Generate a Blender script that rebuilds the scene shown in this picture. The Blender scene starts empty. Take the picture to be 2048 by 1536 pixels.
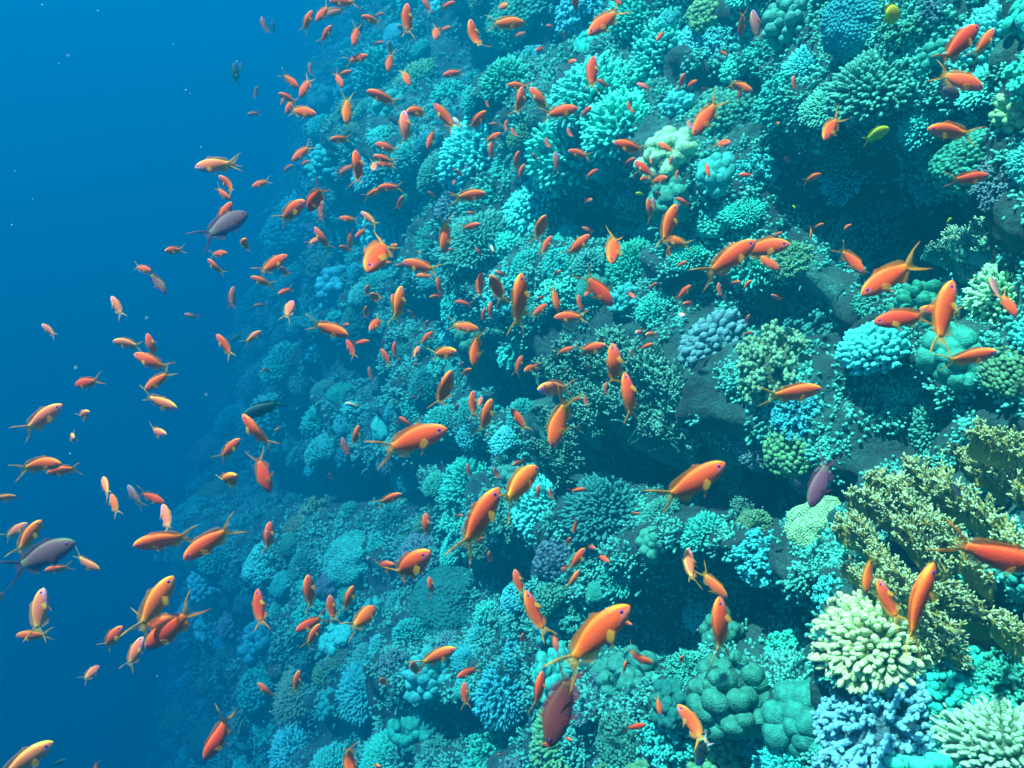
import bpy, math, random
import numpy as np
from mathutils import Vector, Matrix, noise
from mathutils.bvhtree import BVHTree
rnd = random.Random(7)
npr = np.random.RandomState(11)
sc = bpy.context.scene
col = sc.collection
# ------------------------------------------------------------------ camera
CAM_Z = 18.0
PITCH = math.radians(22.0)
TANH = math.tan(math.radians(30.0))          # half the horizontal field of view
cd = bpy.data.cameras.new('camera'); cam = bpy.data.objects.new('camera', cd); col.objects.link(cam)
cd.angle = math.radians(60.0); cd.clip_start = 0.02; cd.clip_end = 500
cam.location = (0, 0, CAM_Z); cam.rotation_euler = (math.pi/2 - PITCH, 0, 0)
cd.dof.use_dof = True; cd.dof.focus_distance = 2.2; cd.dof.aperture_fstop = 7.5
sc.camera = cam
CR = np.array([1.0, 0, 0]); CF = np.array([0, math.cos(PITCH), -math.sin(PITCH)]); CU = np.array([0, math.sin(PITCH), math.cos(PITCH)])
CO = np.array([0, 0, CAM_Z])
FPX = 1024/TANH                               # focal length in photo pixels
def ray(px, py):
    return CR*((px-1024)/FPX) + CU*((768-py)/FPX) + CF
def unproject(px, py, depth): return CO + ray(px, py)*depth
def project(P):
    d = P - CO; z = d@CF
    zz = np.where(z > .05, z, .05)
    return 1024 + FPX*(d@CR)/zz, 768 - FPX*(d@CU)/zz, z
# ------------------------------------------------------------------ daylight
SUN_TO = Vector((-0.34, -0.07, 0.94)).normalized()
sun_el = math.asin(SUN_TO.z); sun_az = math.atan2(SUN_TO.x, SUN_TO.y)
w = bpy.data.worlds.new('World'); sc.world = w; w.use_nodes = True
nt = w.node_tree; nt.nodes.clear()
sky = nt.nodes.new('ShaderNodeTexSky'); sky.sky_type = 'NISHITA'; sky.sun_disc = False
sky.sun_elevation = sun_el; sky.sun_rotation = sun_az
bg = nt.nodes.new('ShaderNodeBackground'); bg.inputs[1].default_value = 0.05
out = nt.nodes.new('ShaderNodeOutputWorld')
nt.links.new(sky.outputs[0], bg.inputs[0]); nt.links.new(bg.outputs[0], out.inputs[0])
sl = bpy.data.lights.new('sun', 'SUN'); sl.energy = 5.0; sl.angle = math.radians(0.6); sl.color = (0.76, 1.0, 0.76)
so = bpy.data.objects.new('sun', sl); col.objects.link(so); so.location = (-5, -5, 40)
so.rotation_euler = SUN_TO.to_track_quat('Z', 'Y').to_euler()
sc.view_settings.view_transform = 'Standard'; sc.view_settings.look = 'None'; sc.view_settings.gamma = 1.0
sc.view_settings.exposure = 2.05
sc.cycles.volume_bounces = 2; sc.cycles.max_bounces = 6; sc.cycles.diffuse_bounces = 2
sc.cycles.transparent_max_bounces = 8; sc.cycles.use_denoising = True
# ------------------------------------------------------------------ helpers
def mesh_np(name, V, faces, mats, smooth=True, mat_idx=None, attrs=None):
    """faces: list of (n,k) integer arrays"""
    me = bpy.data.meshes.new(name)
    V = np.asarray(V, dtype=np.float32)
    faces = [np.asarray(f, dtype=np.int32) for f in faces if len(f)]
    loops = np.concatenate([f.ravel() for f in faces])
    tot = np.concatenate([np.full(len(f), f.shape[1], dtype=np.int32) for f in faces])
    start = np.concatenate([[0], np.cumsum(tot)[:-1]]).astype(np.int32)
    me.vertices.add(len(V)); me.vertices.foreach_set('co', V.ravel())
    me.loops.add(len(loops)); me.loops.foreach_set('vertex_index', loops)
    me.polygons.add(len(tot)); me.polygons.foreach_set('loop_start', start)
    me.polygons.foreach_set('loop_total', tot)
    if mat_idx is not None: me.polygons.foreach_set('material_index', np.asarray(mat_idx, dtype=np.int32))
    if smooth: me.polygons.foreach_set('use_smooth', np.ones(len(tot), dtype=bool))
    for m in mats: me.materials.append(m)
    for k, a in (attrs or {}).items():
        a = np.asarray(a, dtype=np.float32)
        if a.ndim == 1:
            at = me.attributes.new(k, 'FLOAT', 'POINT'); at.data.foreach_set('value', a)
        else:
            at = me.attributes.new(k, 'FLOAT_COLOR', 'POINT')
            at.data.foreach_set('color', np.concatenate([a, np.ones((len(a), 1), np.float32)], 1).ravel())
    me.update(calc_edges=True); me.validate()
    return me
class Geo:
    """collects arrays into one mesh"""
    def __init__(s): s.V = []; s.Q = []; s.T = []; s.n = 0; s.A = []; s.mq = []; s.mt = []
    def add(s, V, Q=(), T=(), a=None, mat=0):
        V = np.asarray(V, float); s.V.append(V)
        if len(Q): s.Q.append(np.asarray(Q)+s.n); s.mq.append(np.full(len(Q), mat))
        if len(T): s.T.append(np.asarray(T)+s.n); s.mt.append(np.full(len(T), mat))
        s.A.append(np.zeros(len(V)) if a is None else np.asarray(a, float)); s.n += len(V)
    def build(s, name, mats, smooth=True, attr='tip'):
        fs = []; mi = []
        if s.Q: fs.append(np.concatenate(s.Q)); mi.append(np.concatenate(s.mq))
        if s.T: fs.append(np.concatenate(s.T)); mi.append(np.concatenate(s.mt))
        return mesh_np(name, np.concatenate(s.V), fs, mats, smooth, np.concatenate(mi), {attr: np.concatenate(s.A)} if attr else None)
def link(name, me, parent=None, color=None, M=None):
    o = bpy.data.objects.new(name, me); col.objects.link(o)
    if parent is not None: o.parent = parent
    if M is not None: o.matrix_world = M
    if color is not None: o.color = (*color, 1)
    return o
def tag(o, label, cat=None, group=None, kind=None):
    if label: o['label'] = label
    if cat: o['category'] = cat
    if group: o['group'] = group
    if kind: o['kind'] = kind
    return o
def norm(v):
    v = np.asarray(v, float); return v/np.maximum(np.linalg.norm(v, axis=-1, keepdims=True), 1e-9)
# ------------------------------------------------------------------ materials
def new_mat(name):
    m = bpy.data.materials.new(name); m.use_nodes = True
    n = m.node_tree.nodes; p = n['Principled BSDF']
    return m, n, m.node_tree.links, p
def coral_mat(name, rough=.8, tip_col=None, tip_mix=.5, scale=60, bump=.35, vor=False, dist=.004):
    m, n, l, p = new_mat(name)
    oi = n.new('ShaderNodeObjectInfo'); tc = n.new('ShaderNodeTexCoord')
    nz = n.new('ShaderNodeTexNoise'); nz.inputs['Scale'].default_value = 7; nz.inputs['Detail'].default_value = 5
    l.new(tc.outputs['Object'], nz.inputs['Vector'])
    mr = n.new('ShaderNodeMapRange'); mr.inputs[1].default_value = .3; mr.inputs[2].default_value = .7
    mr.inputs[3].default_value = .55; mr.inputs[4].default_value = 1.2
    l.new(nz.outputs['Fac'], mr.inputs[0])
    mul = n.new('ShaderNodeVectorMath'); mul.operation = 'SCALE'
    l.new(oi.outputs['Color'], mul.inputs[0]); l.new(mr.outputs[0], mul.inputs['Scale'])
    at = n.new('ShaderNodeAttribute'); at.attribute_name = 'tip'
    pw = n.new('ShaderNodeMath'); pw.operation = 'POWER'; pw.inputs[1].default_value = 2.2; l.new(at.outputs['Fac'], pw.inputs[0])
    ml = n.new('ShaderNodeMath'); ml.operation = 'MULTIPLY'; ml.inputs[1].default_value = tip_mix; l.new(pw.outputs[0], ml.inputs[0])
    mx = n.new('ShaderNodeMix'); mx.data_type = 'RGBA'; mx.inputs['B'].default_value = (*(tip_col or (0, 0, 0)), 1)
    if tip_col is None:                                  # paler growth tips of the coral's own hue
        va = n.new('ShaderNodeVectorMath'); va.operation = 'MULTIPLY_ADD'; va.inputs[1].default_value = (1.5, 1.45, 1.45); va.inputs[2].default_value = (.03, .16, .12)
        l.new(oi.outputs['Color'], va.inputs[0]); l.new(va.outputs[0], mx.inputs['B'])
    l.new(ml.outputs[0], mx.inputs['Factor']); l.new(mul.outputs[0], mx.inputs['A'])
    l.new(mx.outputs['Result'], p.inputs['Base Color'])
    p.inputs['Roughness'].default_value = rough; p.inputs['Specular IOR Level'].default_value = .25
    if vor:
        t = n.new('ShaderNodeTexVoronoi'); t.inputs['Scale'].default_value = scale; o_ = t.outputs['Distance']
    else:
        t = n.new('ShaderNodeTexNoise'); t.inputs['Scale'].default_value = scale; t.inputs['Detail'].default_value = 3; o_ = t.outputs['Fac']
    l.new(tc.outputs['Object'], t.inputs['Vector'])
    b = n.new('ShaderNodeBump'); b.inputs['Strength'].default_value = bump; b.inputs['Distance'].default_value = dist*10
    l.new(o_, b.inputs['Height']); l.new(b.outputs[0], p.inputs['Normal'])
    return m
M_coral = coral_mat('coral_skin', scale=26, bump=.5, tip_mix=.75)
M_lobe = coral_mat('smooth_coral_skin', scale=26, bump=.3, tip_mix=.0, vor=True)
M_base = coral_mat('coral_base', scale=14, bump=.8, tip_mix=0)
M_fire = coral_mat('fire_coral_skin', scale=30, bump=.5, tip_col=(.48, .82, .46), tip_mix=.85)
M_fire_dark = coral_mat('dark_fire_coral_skin', scale=30, bump=.5, tip_col=(.20, .70, .48), tip_mix=.6)
def rock_mat():
    m, n, l, p = new_mat('reef_rock')
    tc = n.new('ShaderNodeTexCoord')
    n1 = n.new('ShaderNodeTexNoise'); n1.inputs['Scale'].default_value = 5; n1.inputs['Detail'].default_value = 10; n1.inputs['Roughness'].default_value = .7
    l.new(tc.outputs['Object'], n1.inputs['Vector'])
    cr = n.new('ShaderNodeValToRGB'); e = cr.color_ramp.elements
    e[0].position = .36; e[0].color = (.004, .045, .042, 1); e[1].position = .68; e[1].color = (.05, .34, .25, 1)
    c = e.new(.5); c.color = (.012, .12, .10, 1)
    l.new(n1.outputs['Fac'], cr.inputs[0])
    n3 = n.new('ShaderNodeTexNoise'); n3.inputs['Scale'].default_value = 3.1; n3.inputs['Detail'].default_value = 6
    mp = n.new('ShaderNodeMapping'); mp.inputs['Location'].default_value = (3, 9, 1); l.new(tc.outputs['Object'], mp.inputs[0]); l.new(mp.outputs[0], n3.inputs['Vector'])
    r3 = n.new('ShaderNodeMapRange'); r3.inputs[1].default_value = .56; r3.inputs[2].default_value = .64; l.new(n3.outputs['Fac'], r3.inputs[0])
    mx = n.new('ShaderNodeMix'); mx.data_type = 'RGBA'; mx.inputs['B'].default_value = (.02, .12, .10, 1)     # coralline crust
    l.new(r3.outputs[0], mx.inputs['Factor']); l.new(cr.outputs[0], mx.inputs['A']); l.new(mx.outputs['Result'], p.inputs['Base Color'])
    n2 = n.new('ShaderNodeTexNoise'); n2.inputs['Scale'].default_value = 24; n2.inputs['Detail'].default_value = 8; n2.inputs['Roughness'].default_value = .65
    l.new(tc.outputs['Object'], n2.inputs['Vector'])
    b = n.new('ShaderNodeBump'); b.inputs['Strength'].default_value = 1.0; b.inputs['Distance'].default_value = .09
    l.new(n2.outputs['Fac'], b.inputs['Height']); l.new(b.outputs[0], p.inputs['Normal'])
    p.inputs['Roughness'].default_value = .95
    return m
M_rock = rock_mat()
def sand_mat():
    m, n, l, p = new_mat('sand')
    tc = n.new('ShaderNodeTexCoord'); n1 = n.new('ShaderNodeTexNoise'); n1.inputs['Scale'].default_value = .6; n1.inputs['Detail'].default_value = 6
    l.new(tc.outputs['Object'], n1.inputs['Vector'])
    cr = n.new('ShaderNodeValToRGB'); cr.color_ramp.elements[0].color = (.2, .26, .24, 1); cr.color_ramp.elements[1].color = (.42, .46, .4, 1)
    l.new(n1.outputs['Fac'], cr.inputs[0]); l.new(cr.outputs[0], p.inputs['Base Color']); p.inputs['Roughness'].default_value = .95
    return m
M_sand = sand_mat()
def fish_body_mat():
    m, n, l, p = new_mat('fish_skin')
    oi = n.new('ShaderNodeObjectInfo'); at = n.new('ShaderNodeAttribute'); at.attribute_name = 'tint'
    mu = n.new('ShaderNodeVectorMath'); mu.operation = 'MULTIPLY'
    l.new(oi.outputs['Color'], mu.inputs[0]); l.new(at.outputs['Color'], mu.inputs[1])
    l.new(mu.outputs[0], p.inputs['Base Color'])
    tc = n.new('ShaderNodeTexCoord'); v = n.new('ShaderNodeTexVoronoi'); v.inputs['Scale'].default_value = 55
    l.new(tc.outputs['Object'], v.inputs['Vector'])
    b = n.new('ShaderNodeBump'); b.inputs['Strength'].default_value = .12; b.inputs['Distance'].default_value = .01
    l.new(v.outputs['Distance'], b.inputs['Height']); l.new(b.outputs[0], p.inputs['Normal'])
    p.inputs['Roughness'].default_value = .62; p.inputs['Specular IOR Level'].default_value = .18
    return m
M_body = fish_body_mat()
def fin_mat():
    m, n, l, p = new_mat('fish_fin')
    oi = n.new('ShaderNodeObjectInfo')
    p.inputs['Roughness'].default_value = .5
    l.new(oi.outputs['Color'], p.inputs['Base Color'])
    tr = n.new('ShaderNodeBsdfTranslucent'); l.new(oi.outputs['Color'], tr.inputs['Color'])
    m1 = n.new('ShaderNodeMixShader'); m1.inputs[0].default_value = .4
    l.new(p.outputs[0], m1.inputs[1]); l.new(tr.outputs[0], m1.inputs[2])
    tp = n.new('ShaderNodeBsdfTransparent'); m2 = n.new('ShaderNodeMixShader')
    at = n.new('ShaderNodeAttribute'); at.attribute_name = 'thin'
    l.new(at.outputs['Fac'], m2.inputs[0]); l.new(m1.outputs[0], m2.inputs[1]); l.new(tp.outputs[0], m2.inputs[2])
    l.new(m2.outputs[0], n['Material Output'].inputs['Surface'])
    return m
M_fin = fin_mat()
def plain(name, c, r=.4):
    m, n, l, p = new_mat(name); p.inputs['Base Color'].default_value = (*c, 1); p.inputs['Roughness'].default_value = r; return m
M_iris = plain('fish_iris', (.14, .02, .34)); M_pupil = plain('fish_pupil', (.01, .006, .02), .2)
M_snow = plain('plankton', (.35, .55, .6), .6)
# ------------------------------------------------------------------ reef slope (one sheet: deep wall, crest, reef flat behind the crest)
# steep plane  NRM . (P - CO) = WALL_D, facing the camera's left
nc = np.array([.970, -.243, -.383]); WALL_D = 1.42/np.linalg.norm(nc); nc = nc/np.linalg.norm(nc)
NRM = nc[0]*CR + nc[1]*CU - nc[2]*CF         # into the wall
OUTW = -NRM
E1 = norm(np.cross(np.array([0, 0, 1.0]), NRM)); E1 = E1*np.sign(E1@CF)      # level, away from the camera
E2 = norm(np.cross(E1, NRM)); E2 = E2*np.sign(E2[2])                          # up the slope
FOOT = CO + NRM*WALL_D
def spaced(lo, hi, fine, far, c=0.0, g=0.06):
    a = [c]
    while a[-1] < hi: a.append(a[-1] + fine + g*abs(a[-1]-c)*fine*10 if abs(a[-1]-c) > 2 else a[-1]+fine)
    b = [c]
    while b[-1] > lo: b.append(b[-1] - (fine + g*abs(b[-1]-c)*fine*10 if abs(b[-1]-c) > 2 else fine))
    return np.array(b[:0:-1] + a)
V_TOP = (CAM_Z + 1.0 - FOOT[2])/E2[2]
us = spaced(-7, 60, .024, .4, 2.0); vs = spaced((-1 - FOOT[2])/E2[2], V_TOP, .024, .3, -.4)
GULLY = [(1690, 500, 200, 230, .28), (1330, 915, 160, 75, .3), (1310, 1235, 90, 120, .3),
         (1400, 960, 100, 70, .35), (1300, 1235, 75, 100, .36), (1770, 330, 70, 130, .5), (1580, 420, 100, 80, .4), (1690, 830, 70, 80, .4),
         (1600, 330, 80, 90, .35), (960, 735, 60, 45, .4), (690, 720, 50, 60, .7), (730, 965, 70, 45, .5), (1010, 1110, 50, 60, .3),
         (1500, 1240, 60, 80, .4), (1960, 1260, 80, 60, .3), (1400, 570, 90, 60, .35), (1130, 360, 40, 60, .25), (1230, 890, 90, 50, .35),
         (1180, 1260, 60, 60, .3), (560, 960, 50, 40, .8), (900, 80, 60, 80, .8), (1620, 1250, 40, 80, .25), (1460, 330, 30, 80, .3), (640, 1460, 60, 40, .5),
         (1400, 150, 55, 35, .25), (1830, 430, 50, 70, .3), (1900, 190, 40, 60, .3), (1660, 730, 60, 45, .3), (1560, 965, 45, 40, .25), (1440, 1160, 60, 60, .35), (1340, 1160, 60, 80, .22),
         (930, 1140, 50, 40, .35), (900, 1440, 60, 40, .3), (1100, 930, 30, 40, .2), (880, 900, 60, 35, .4), (1000, 770, 60, 40, .35), (660, 960, 50, 40, .5), (770, 1150, 45, 40, .4),
         (1635, 1320, 30, 80, .2), (1200, 440, 60, 40, .3), (980, 230, 40, 70, .5), (1080, 60, 40, 60, .5), (840, 620, 50, 35, .4), (1500, 640, 50, 50, .3), (1960, 880, 50, 25, .15)]
LIPS = [(cx-.35*rx, cy-1.15*ry, rx*1.1, ry*.6, .2*d) for cx, cy, rx, ry, d in GULLY[1:]]
BULGE = [(1330, 330, 90, 90, .22), (1420, 690, 70, 70, .12), (1740, 1290, 130, 130, .12), (1150, 250, 120, 130, .25), (850, 330, 120, 90, .5),
         (1450, 1420, 120, 80, .1), (1000, 560, 110, 90, .25), (760, 620, 60, 60, .3), (830, 1350, 90, 60, .2), (1880, 660, 100, 80, .15), (480, 1100, 60, 120, .7), (660, 1130, 90, 100, .3)]
def displacement(P, u):
    px, py, z = project(P)
    far = np.clip((np.abs(u)-1)/8, 0, 1)
    h = np.empty(len(P))
    for i in range(len(P)):
        p = Vector(P[i])
        a = noise.fractal(p*.8, 1, 2, 3)*.16*(1+2.2*far[i])
        a += noise.fractal(p*2.6+Vector((7, 1, 3)), 1, 2, 3)*.085*(1+1.3*far[i])
        a += abs(noise.noise(p*9))*.06*(1+.6*far[i]) - .02 + noise.noise(p*19)*.022
        h[i] = a
    for lst, s in ((GULLY, -.95), (BULGE, 1), (LIPS, 1)):
        for cx, cy, rx, ry, d in lst:
            e = np.exp(-((px-cx)/rx)**2-((py-cy)/ry)**2); e[z < .2] = 0
            h += s*d*e*.85
    return h
U, Vv = np.meshgrid(us, vs, indexing='ij')
P0 = (FOOT + U[..., None]*E1 + Vv[..., None]*E2).reshape(-1, 3)
H = displacement(P0, U.ravel())
edge = np.clip((V_TOP - Vv.ravel())/.4, 0, 1)
P1 = P0 + OUTW*H[:, None]
nu, nv = U.shape
G = P1.reshape(nu, nv, 3)
# reef flat: continue from the top row, rolling over into a level shelf
flat = []
for k, d in enumerate([.15, .4, .8, 1.5, 3, 6, 12, 25, 60]):
    row = G[:, -1].copy()
    hd = np.array([NRM[0], NRM[1], 0]); hd /= np.linalg.norm(hd)
    row = row + hd*d; row[:, 2] = CAM_Z + 1.0 + .12*(1-math.exp(-d)) + .08*np.sin(us*3+k)*np.cos(us*1.3+2*k)
    flat.append(row)
G = np.concatenate([G, np.stack(flat, 1)], 1)
nu, nv = G.shape[:2]
idx = np.arange(nu*nv).reshape(nu, nv)
Q = np.stack([idx[:-1, :-1], idx[1:, :-1], idx[1:, 1:], idx[:-1, 1:]], -1).reshape(-1, 4)
a, b, c = G.reshape(-1, 3)[Q[0, 0]], G.reshape(-1, 3)[Q[0, 1]], G.reshape(-1, 3)[Q[0, 2]]
if np.cross(b-a, c-a) @ OUTW < 0: Q = Q[:, ::-1]
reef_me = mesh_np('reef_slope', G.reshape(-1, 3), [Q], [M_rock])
reef = link('reef_slope', reef_me); tag(reef, 'rugged rocky reef slope under the corals', kind='structure')
BVH = BVHTree.FromPolygons([Vector(v) for v in G.reshape(-1, 3)], Q.tolist())
def hit(px, py):
    d = Vector(ray(px, py)); L = d.length
    loc, nrm, i, dist = BVH.ray_cast(Vector(CO), d.normalized(), 90)
    if loc is None: return None
    return np.array(loc), np.array(nrm), dist/L
# sea floor far below
S = 70
g = np.linspace(-S, S, 80); gx, gy = np.meshgrid(g, g, indexing='ij')
gz = np.array([[noise.noise(Vector((x*.12, y*.12, 0)))*.3 for y in g] for x in g])
idx = np.arange(6400).reshape(80, 80)
sf = mesh_np('sea_floor', np.stack([gx, gy+20, gz], -1).reshape(-1, 3),
             [np.stack([idx[:-1, :-1], idx[1:, :-1], idx[1:, 1:], idx[:-1, 1:]], -1).reshape(-1, 4)], [M_sand])
tag(link('sea_floor', sf), 'sandy sea floor far below the reef', kind='structure')
# ------------------------------------------------------------------ water (haze box round everything)
def haze():
    x0, x1, y0, y1, z0, z1 = -80, 80, -60, 100, -2, CAM_Z + 2.2
    v = [(x, y, z) for x in (x0, x1) for y in (y0, y1) for z in (z0, z1)]
    f = [(0, 1, 3, 2), (4, 6, 7, 5), (0, 4, 5, 1), (2, 3, 7, 6), (0, 2, 6, 4), (1, 5, 7, 3)]
    m = bpy.data.materials.new('sea_water'); m.use_nodes = True; n = m.node_tree.nodes; n.clear()
    o = n.new('ShaderNodeOutputMaterial'); p = n.new('ShaderNodeVolumePrincipled')
    p.inputs['Color'].default_value = HAZE_COLOR; p.inputs['Density'].default_value = HAZE_DENSITY
    p.inputs['Anisotropy'].default_value = .15; p.inputs['Absorption Color'].default_value = HAZE_ABS
    p.inputs['Density Attribute'].default_value = ''; p.inputs['Temperature Attribute'].default_value = ''
    m.node_tree.links.new(p.outputs[0], o.inputs['Volume'])
    me = mesh_np('haze', np.array(v, float), [np.array(f)], [m], smooth=False)
    tag(link('haze', me), 'clear blue sea water', kind='stuff')
HAZE_COLOR = (.0, .096, .150, 1); HAZE_DENSITY = .285; HAZE_ABS = (.08, .2, .49, 1)
haze()
# ------------------------------------------------------------------ coral building blocks
NS = 6; TT = np.array([0, .38, .72, .93])
def fingers(geo, P, D, L, R0, R1, rs, bend=.12, mat=0, tip=True):
    """rounded tapering branchlets, all in one go"""
    P = np.asarray(P, float); D = norm(D); N = len(P)
    L = np.broadcast_to(np.asarray(L, float), (N,)); R0 = np.broadcast_to(np.asarray(R0, float), (N,)); R1 = np.broadcast_to(np.asarray(R1, float), (N,))
    ref = np.where(np.abs(D[:, 2:3]) < .9, np.array([[0, 0, 1.]]), np.array([[1., 0, 0]]))
    A = norm(np.cross(D, ref)); B = np.cross(D, A)
    bd = (A*rs.normal(0, 1, (N, 1)) + B*rs.normal(0, 1, (N, 1)))*bend
    rad = np.stack([R0, R0*.45+R1*.55, R1*1.04, R1*.8], 1)*rs.uniform(.88, 1.12, (N, 4))
    ang = np.arange(NS)*2*np.pi/NS
    ring = A[:, None, :]*np.cos(ang)[None, :, None] + B[:, None, :]*np.sin(ang)[None, :, None]      # N,NS,3
    cen = P[:, None, :] + D[:, None, :]*(TT[None, :, None]*L[:, None, None]) + bd[:, None, :]*((TT**2)[None, :, None]*L[:, None, None])
    V = cen[:, :, None, :] + ring[:, None]*rad[:, :, None, None]                                     # N,4,NS,3
    top = P + D*(L + R1*.3)[:, None] + bd*L[:, None]
    V = np.concatenate([V.reshape(N, -1, 3), top[:, None]], 1); K = 4*NS+1
    q = []
    for r in range(3):
        for s in range(NS):
            s2 = (s+1) % NS; q.append((r*NS+s, r*NS+s2, (r+1)*NS+s2, (r+1)*NS+s))
    t = [(3*NS+s, 3*NS+(s+1) % NS, 4*NS) for s in range(NS)]
    off = (np.arange(N)*K)[:, None, None]
    att = np.concatenate([np.repeat(TT, NS), [1.0]])*(1 if tip else 0)
    geo.add(V.reshape(-1, 3), (np.array(q)[None]+off).reshape(-1, 4), (np.array(t)[None]+off).reshape(-1, 3), np.tile(att, N), mat)
def sphere_grid(nu=12, nv=8):
    th = np.linspace(0, np.pi, nv+1)[1:-1]; ph = np.arange(nu)*2*np.pi/nu
    V = [(0, 0, 1)] + [(math.sin(t)*math.cos(p), math.sin(t)*math.sin(p), math.cos(t)) for t in th for p in ph] + [(0, 0, -1)]
    Q, T = [], []
    for i in range(nv-2):
        for j in range(nu): Q.append((1+i*nu+j, 1+(i+1)*nu+j, 1+(i+1)*nu+(j+1) % nu, 1+i*nu+(j+1) % nu))
    for j in range(nu):
        T.append((0, 1+j, 1+(j+1) % nu)); T.append((len(V)-1, 1+(nv-2)*nu+(j+1) % nu, 1+(nv-2)*nu+j))
    return np.array(V, float), np.array(Q), np.array(T)
def blob(geo, c, r, rs, squash=(1, 1, 1), amp=.16, freq=1.6, res=(14, 10), axis=None):
    V, Q, T = sphere_grid(*res)
    s = Vector(rs.uniform(-50, 50, 3))
    d = np.array([noise.fractal(Vector(v)*freq+s, 1, 2, 2) for v in V])
    V = V*(1+amp*d)[:, None]*np.array(squash)*r
    if axis is not None:
        z = norm(axis); x = norm(np.cross(z, [.3, .8, .5])); y = np.cross(z, x); V = V@np.stack([x, y, z])
    geo.add(V+np.asarray(c), Q, T)
def fib_dirs(n, maxpol, rs, jit=.5):
    i = np.arange(n)+.5; z = 1-(1-math.cos(maxpol))*i/n; ph = i*2.399963
    r = np.sqrt(np.maximum(0, 1-z*z)); d = np.stack([r*np.cos(ph), r*np.sin(ph), z], 1)
    return norm(d + rs.normal(0, jit/math.sqrt(n)*1.2, d.shape))
def lump(seed):                                        # slow lumpiness shared by base and branches
    s = Vector((seed*3.1, seed*1.7, seed*.9))
    return lambda D, f=1.3, a=.16: 1+a*np.array([noise.noise(Vector(d)*f+s) for d in D])
CORALS = {}                                            # kind -> list of variants, each a list of (part name, mesh)
def core(seed, rad, sq, res=(22, 14)):
    rs = np.random.RandomState(seed); g_ = Geo(); blob(g_, (0, 0, -.02), rad, rs, (1, 1, sq), .14, 1.5, res)
    return g_.build('coral_base', [M_base])
def finger_coral(seed, n=150, fat=.62, sq=.75, fork=0, pol=1.75):
    rs = np.random.RandomState(seed); D = fib_dirs(n, pol, rs); lf = lump(seed)
    S = np.array([1, 1, sq]); top = D*S*(lf(D)*rs.uniform(.88, 1.06, n))[:, None]
    bot = D*S*.58 - np.array([0, 0, .04]); d = top-bot + np.array([0, 0, .14])
    r = fat*.5*math.sqrt(4.4/n)
    g_ = Geo(); fingers(g_, bot, d, np.linalg.norm(top-bot, axis=1), r*.8, r*rs.uniform(.85, 1.15, n), rs)
    for _ in range(fork):
        k = rs.rand(n) < .8; o = norm(np.cross(D, rs.normal(0, 1, (n, 3)))); p = bot+(top-bot)*rs.uniform(.55, .8, (n, 1))
        fingers(g_, p[k], norm(d[k])+o[k]*.75, r*rs.uniform(2.2, 4, k.sum()), r*.7, r*.62, rs)
    return [('base', core(seed+500, .72, sq)), ('branches', g_.build('coral_branches', [M_coral]))]
def knobby_coral(seed, n=46, m=7, sq=.8):
    rs = np.random.RandomState(seed); D = fib_dirs(n, 1.8, rs, .8); lf = lump(seed); S = np.array([1, 1, sq])
    g_ = Geo(); L = lf(D, 1.6, .25)*rs.uniform(.72, .92, n); top = D*S*L[:, None]
    r = .5*math.sqrt(4.4/n)
    fingers(g_, D*S*.3, top-D*S*.3, np.linalg.norm(top-D*S*.3, axis=1), r*.35, r*.5, rs)
    for _ in range(m):
        o = rs.normal(0, 1, (n, 3)); d = norm(D+o*.55); p = top + o*r*.28 - D*r*.35
        fingers(g_, p, d, r*rs.uniform(.5, .95, n), r*.3, r*rs.uniform(.28, .4, n), rs)
    return [('base', core(seed+500, .58, sq)), ('branches', g_.build('coral_branches', [M_coral]))]
def lobed_coral(seed, n=26, sq=.75, size=.3, tall=1.0):
    rs = np.random.RandomState(seed); D = fib_dirs(n, 1.7, rs, .9); S = np.array([1, 1, sq])
    g_ = Geo()
    for d in D:
        k = size*rs.uniform(.7, 1.3); c = d*S*rs.uniform(.6, .86)
        blob(g_, c, k, rs, (1, 1, tall*rs.uniform(.75, 1.1)), .14, 1.2, (18, 12), d+np.array([0, 0, .6]))
    return [('base', core(seed+500, .74, sq)), ('lobes', g_.build('coral_lobes', [M_lobe]))]
def honeycomb_coral(seed, n=150, sq=.7, k=.62):
    rs = np.random.RandomState(seed); D = fib_dirs(n, 1.75, rs, .5); S = np.array([1, 1, sq]); lf = lump(seed)
    g_ = Geo(); rr = lf(D, 1.7, .2); r = k*math.sqrt(4.4/n)
    for d, q in zip(D, rr): blob(g_, d*S*q*.88, r*rs.uniform(.75, 1.1), rs, (1, 1, .8), .12, 2, (8, 6), d)
    return [('base', core(seed+500, .84, sq)), ('knobs', g_.build('coral_knobs', [M_lobe]))]
def mound_coral(seed, sq=.8):
    rs = np.random.RandomState(seed); D = fib_dirs(760, 1.8, rs, .3); S = np.array([1, 1, sq]); lf = lump(seed); rr = lf(D, 1.6, .24)*lf(D, 4, .07)
    g_ = Geo()
    for d, q in zip(D, rr): blob(g_, d*S*q*.95, .058*rs.uniform(.8, 1.15), rs, (1, 1, .7), .1, 2, (7, 5), d)
    V, Q, T = sphere_grid(40, 26); k = lf(V, 1.6, .24)*lf(V, 4, .07); g_.add(V*S*(k*.955)[:, None], Q, T)
    return [('', g_.build('mound_coral', [M_lobe]))]
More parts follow.
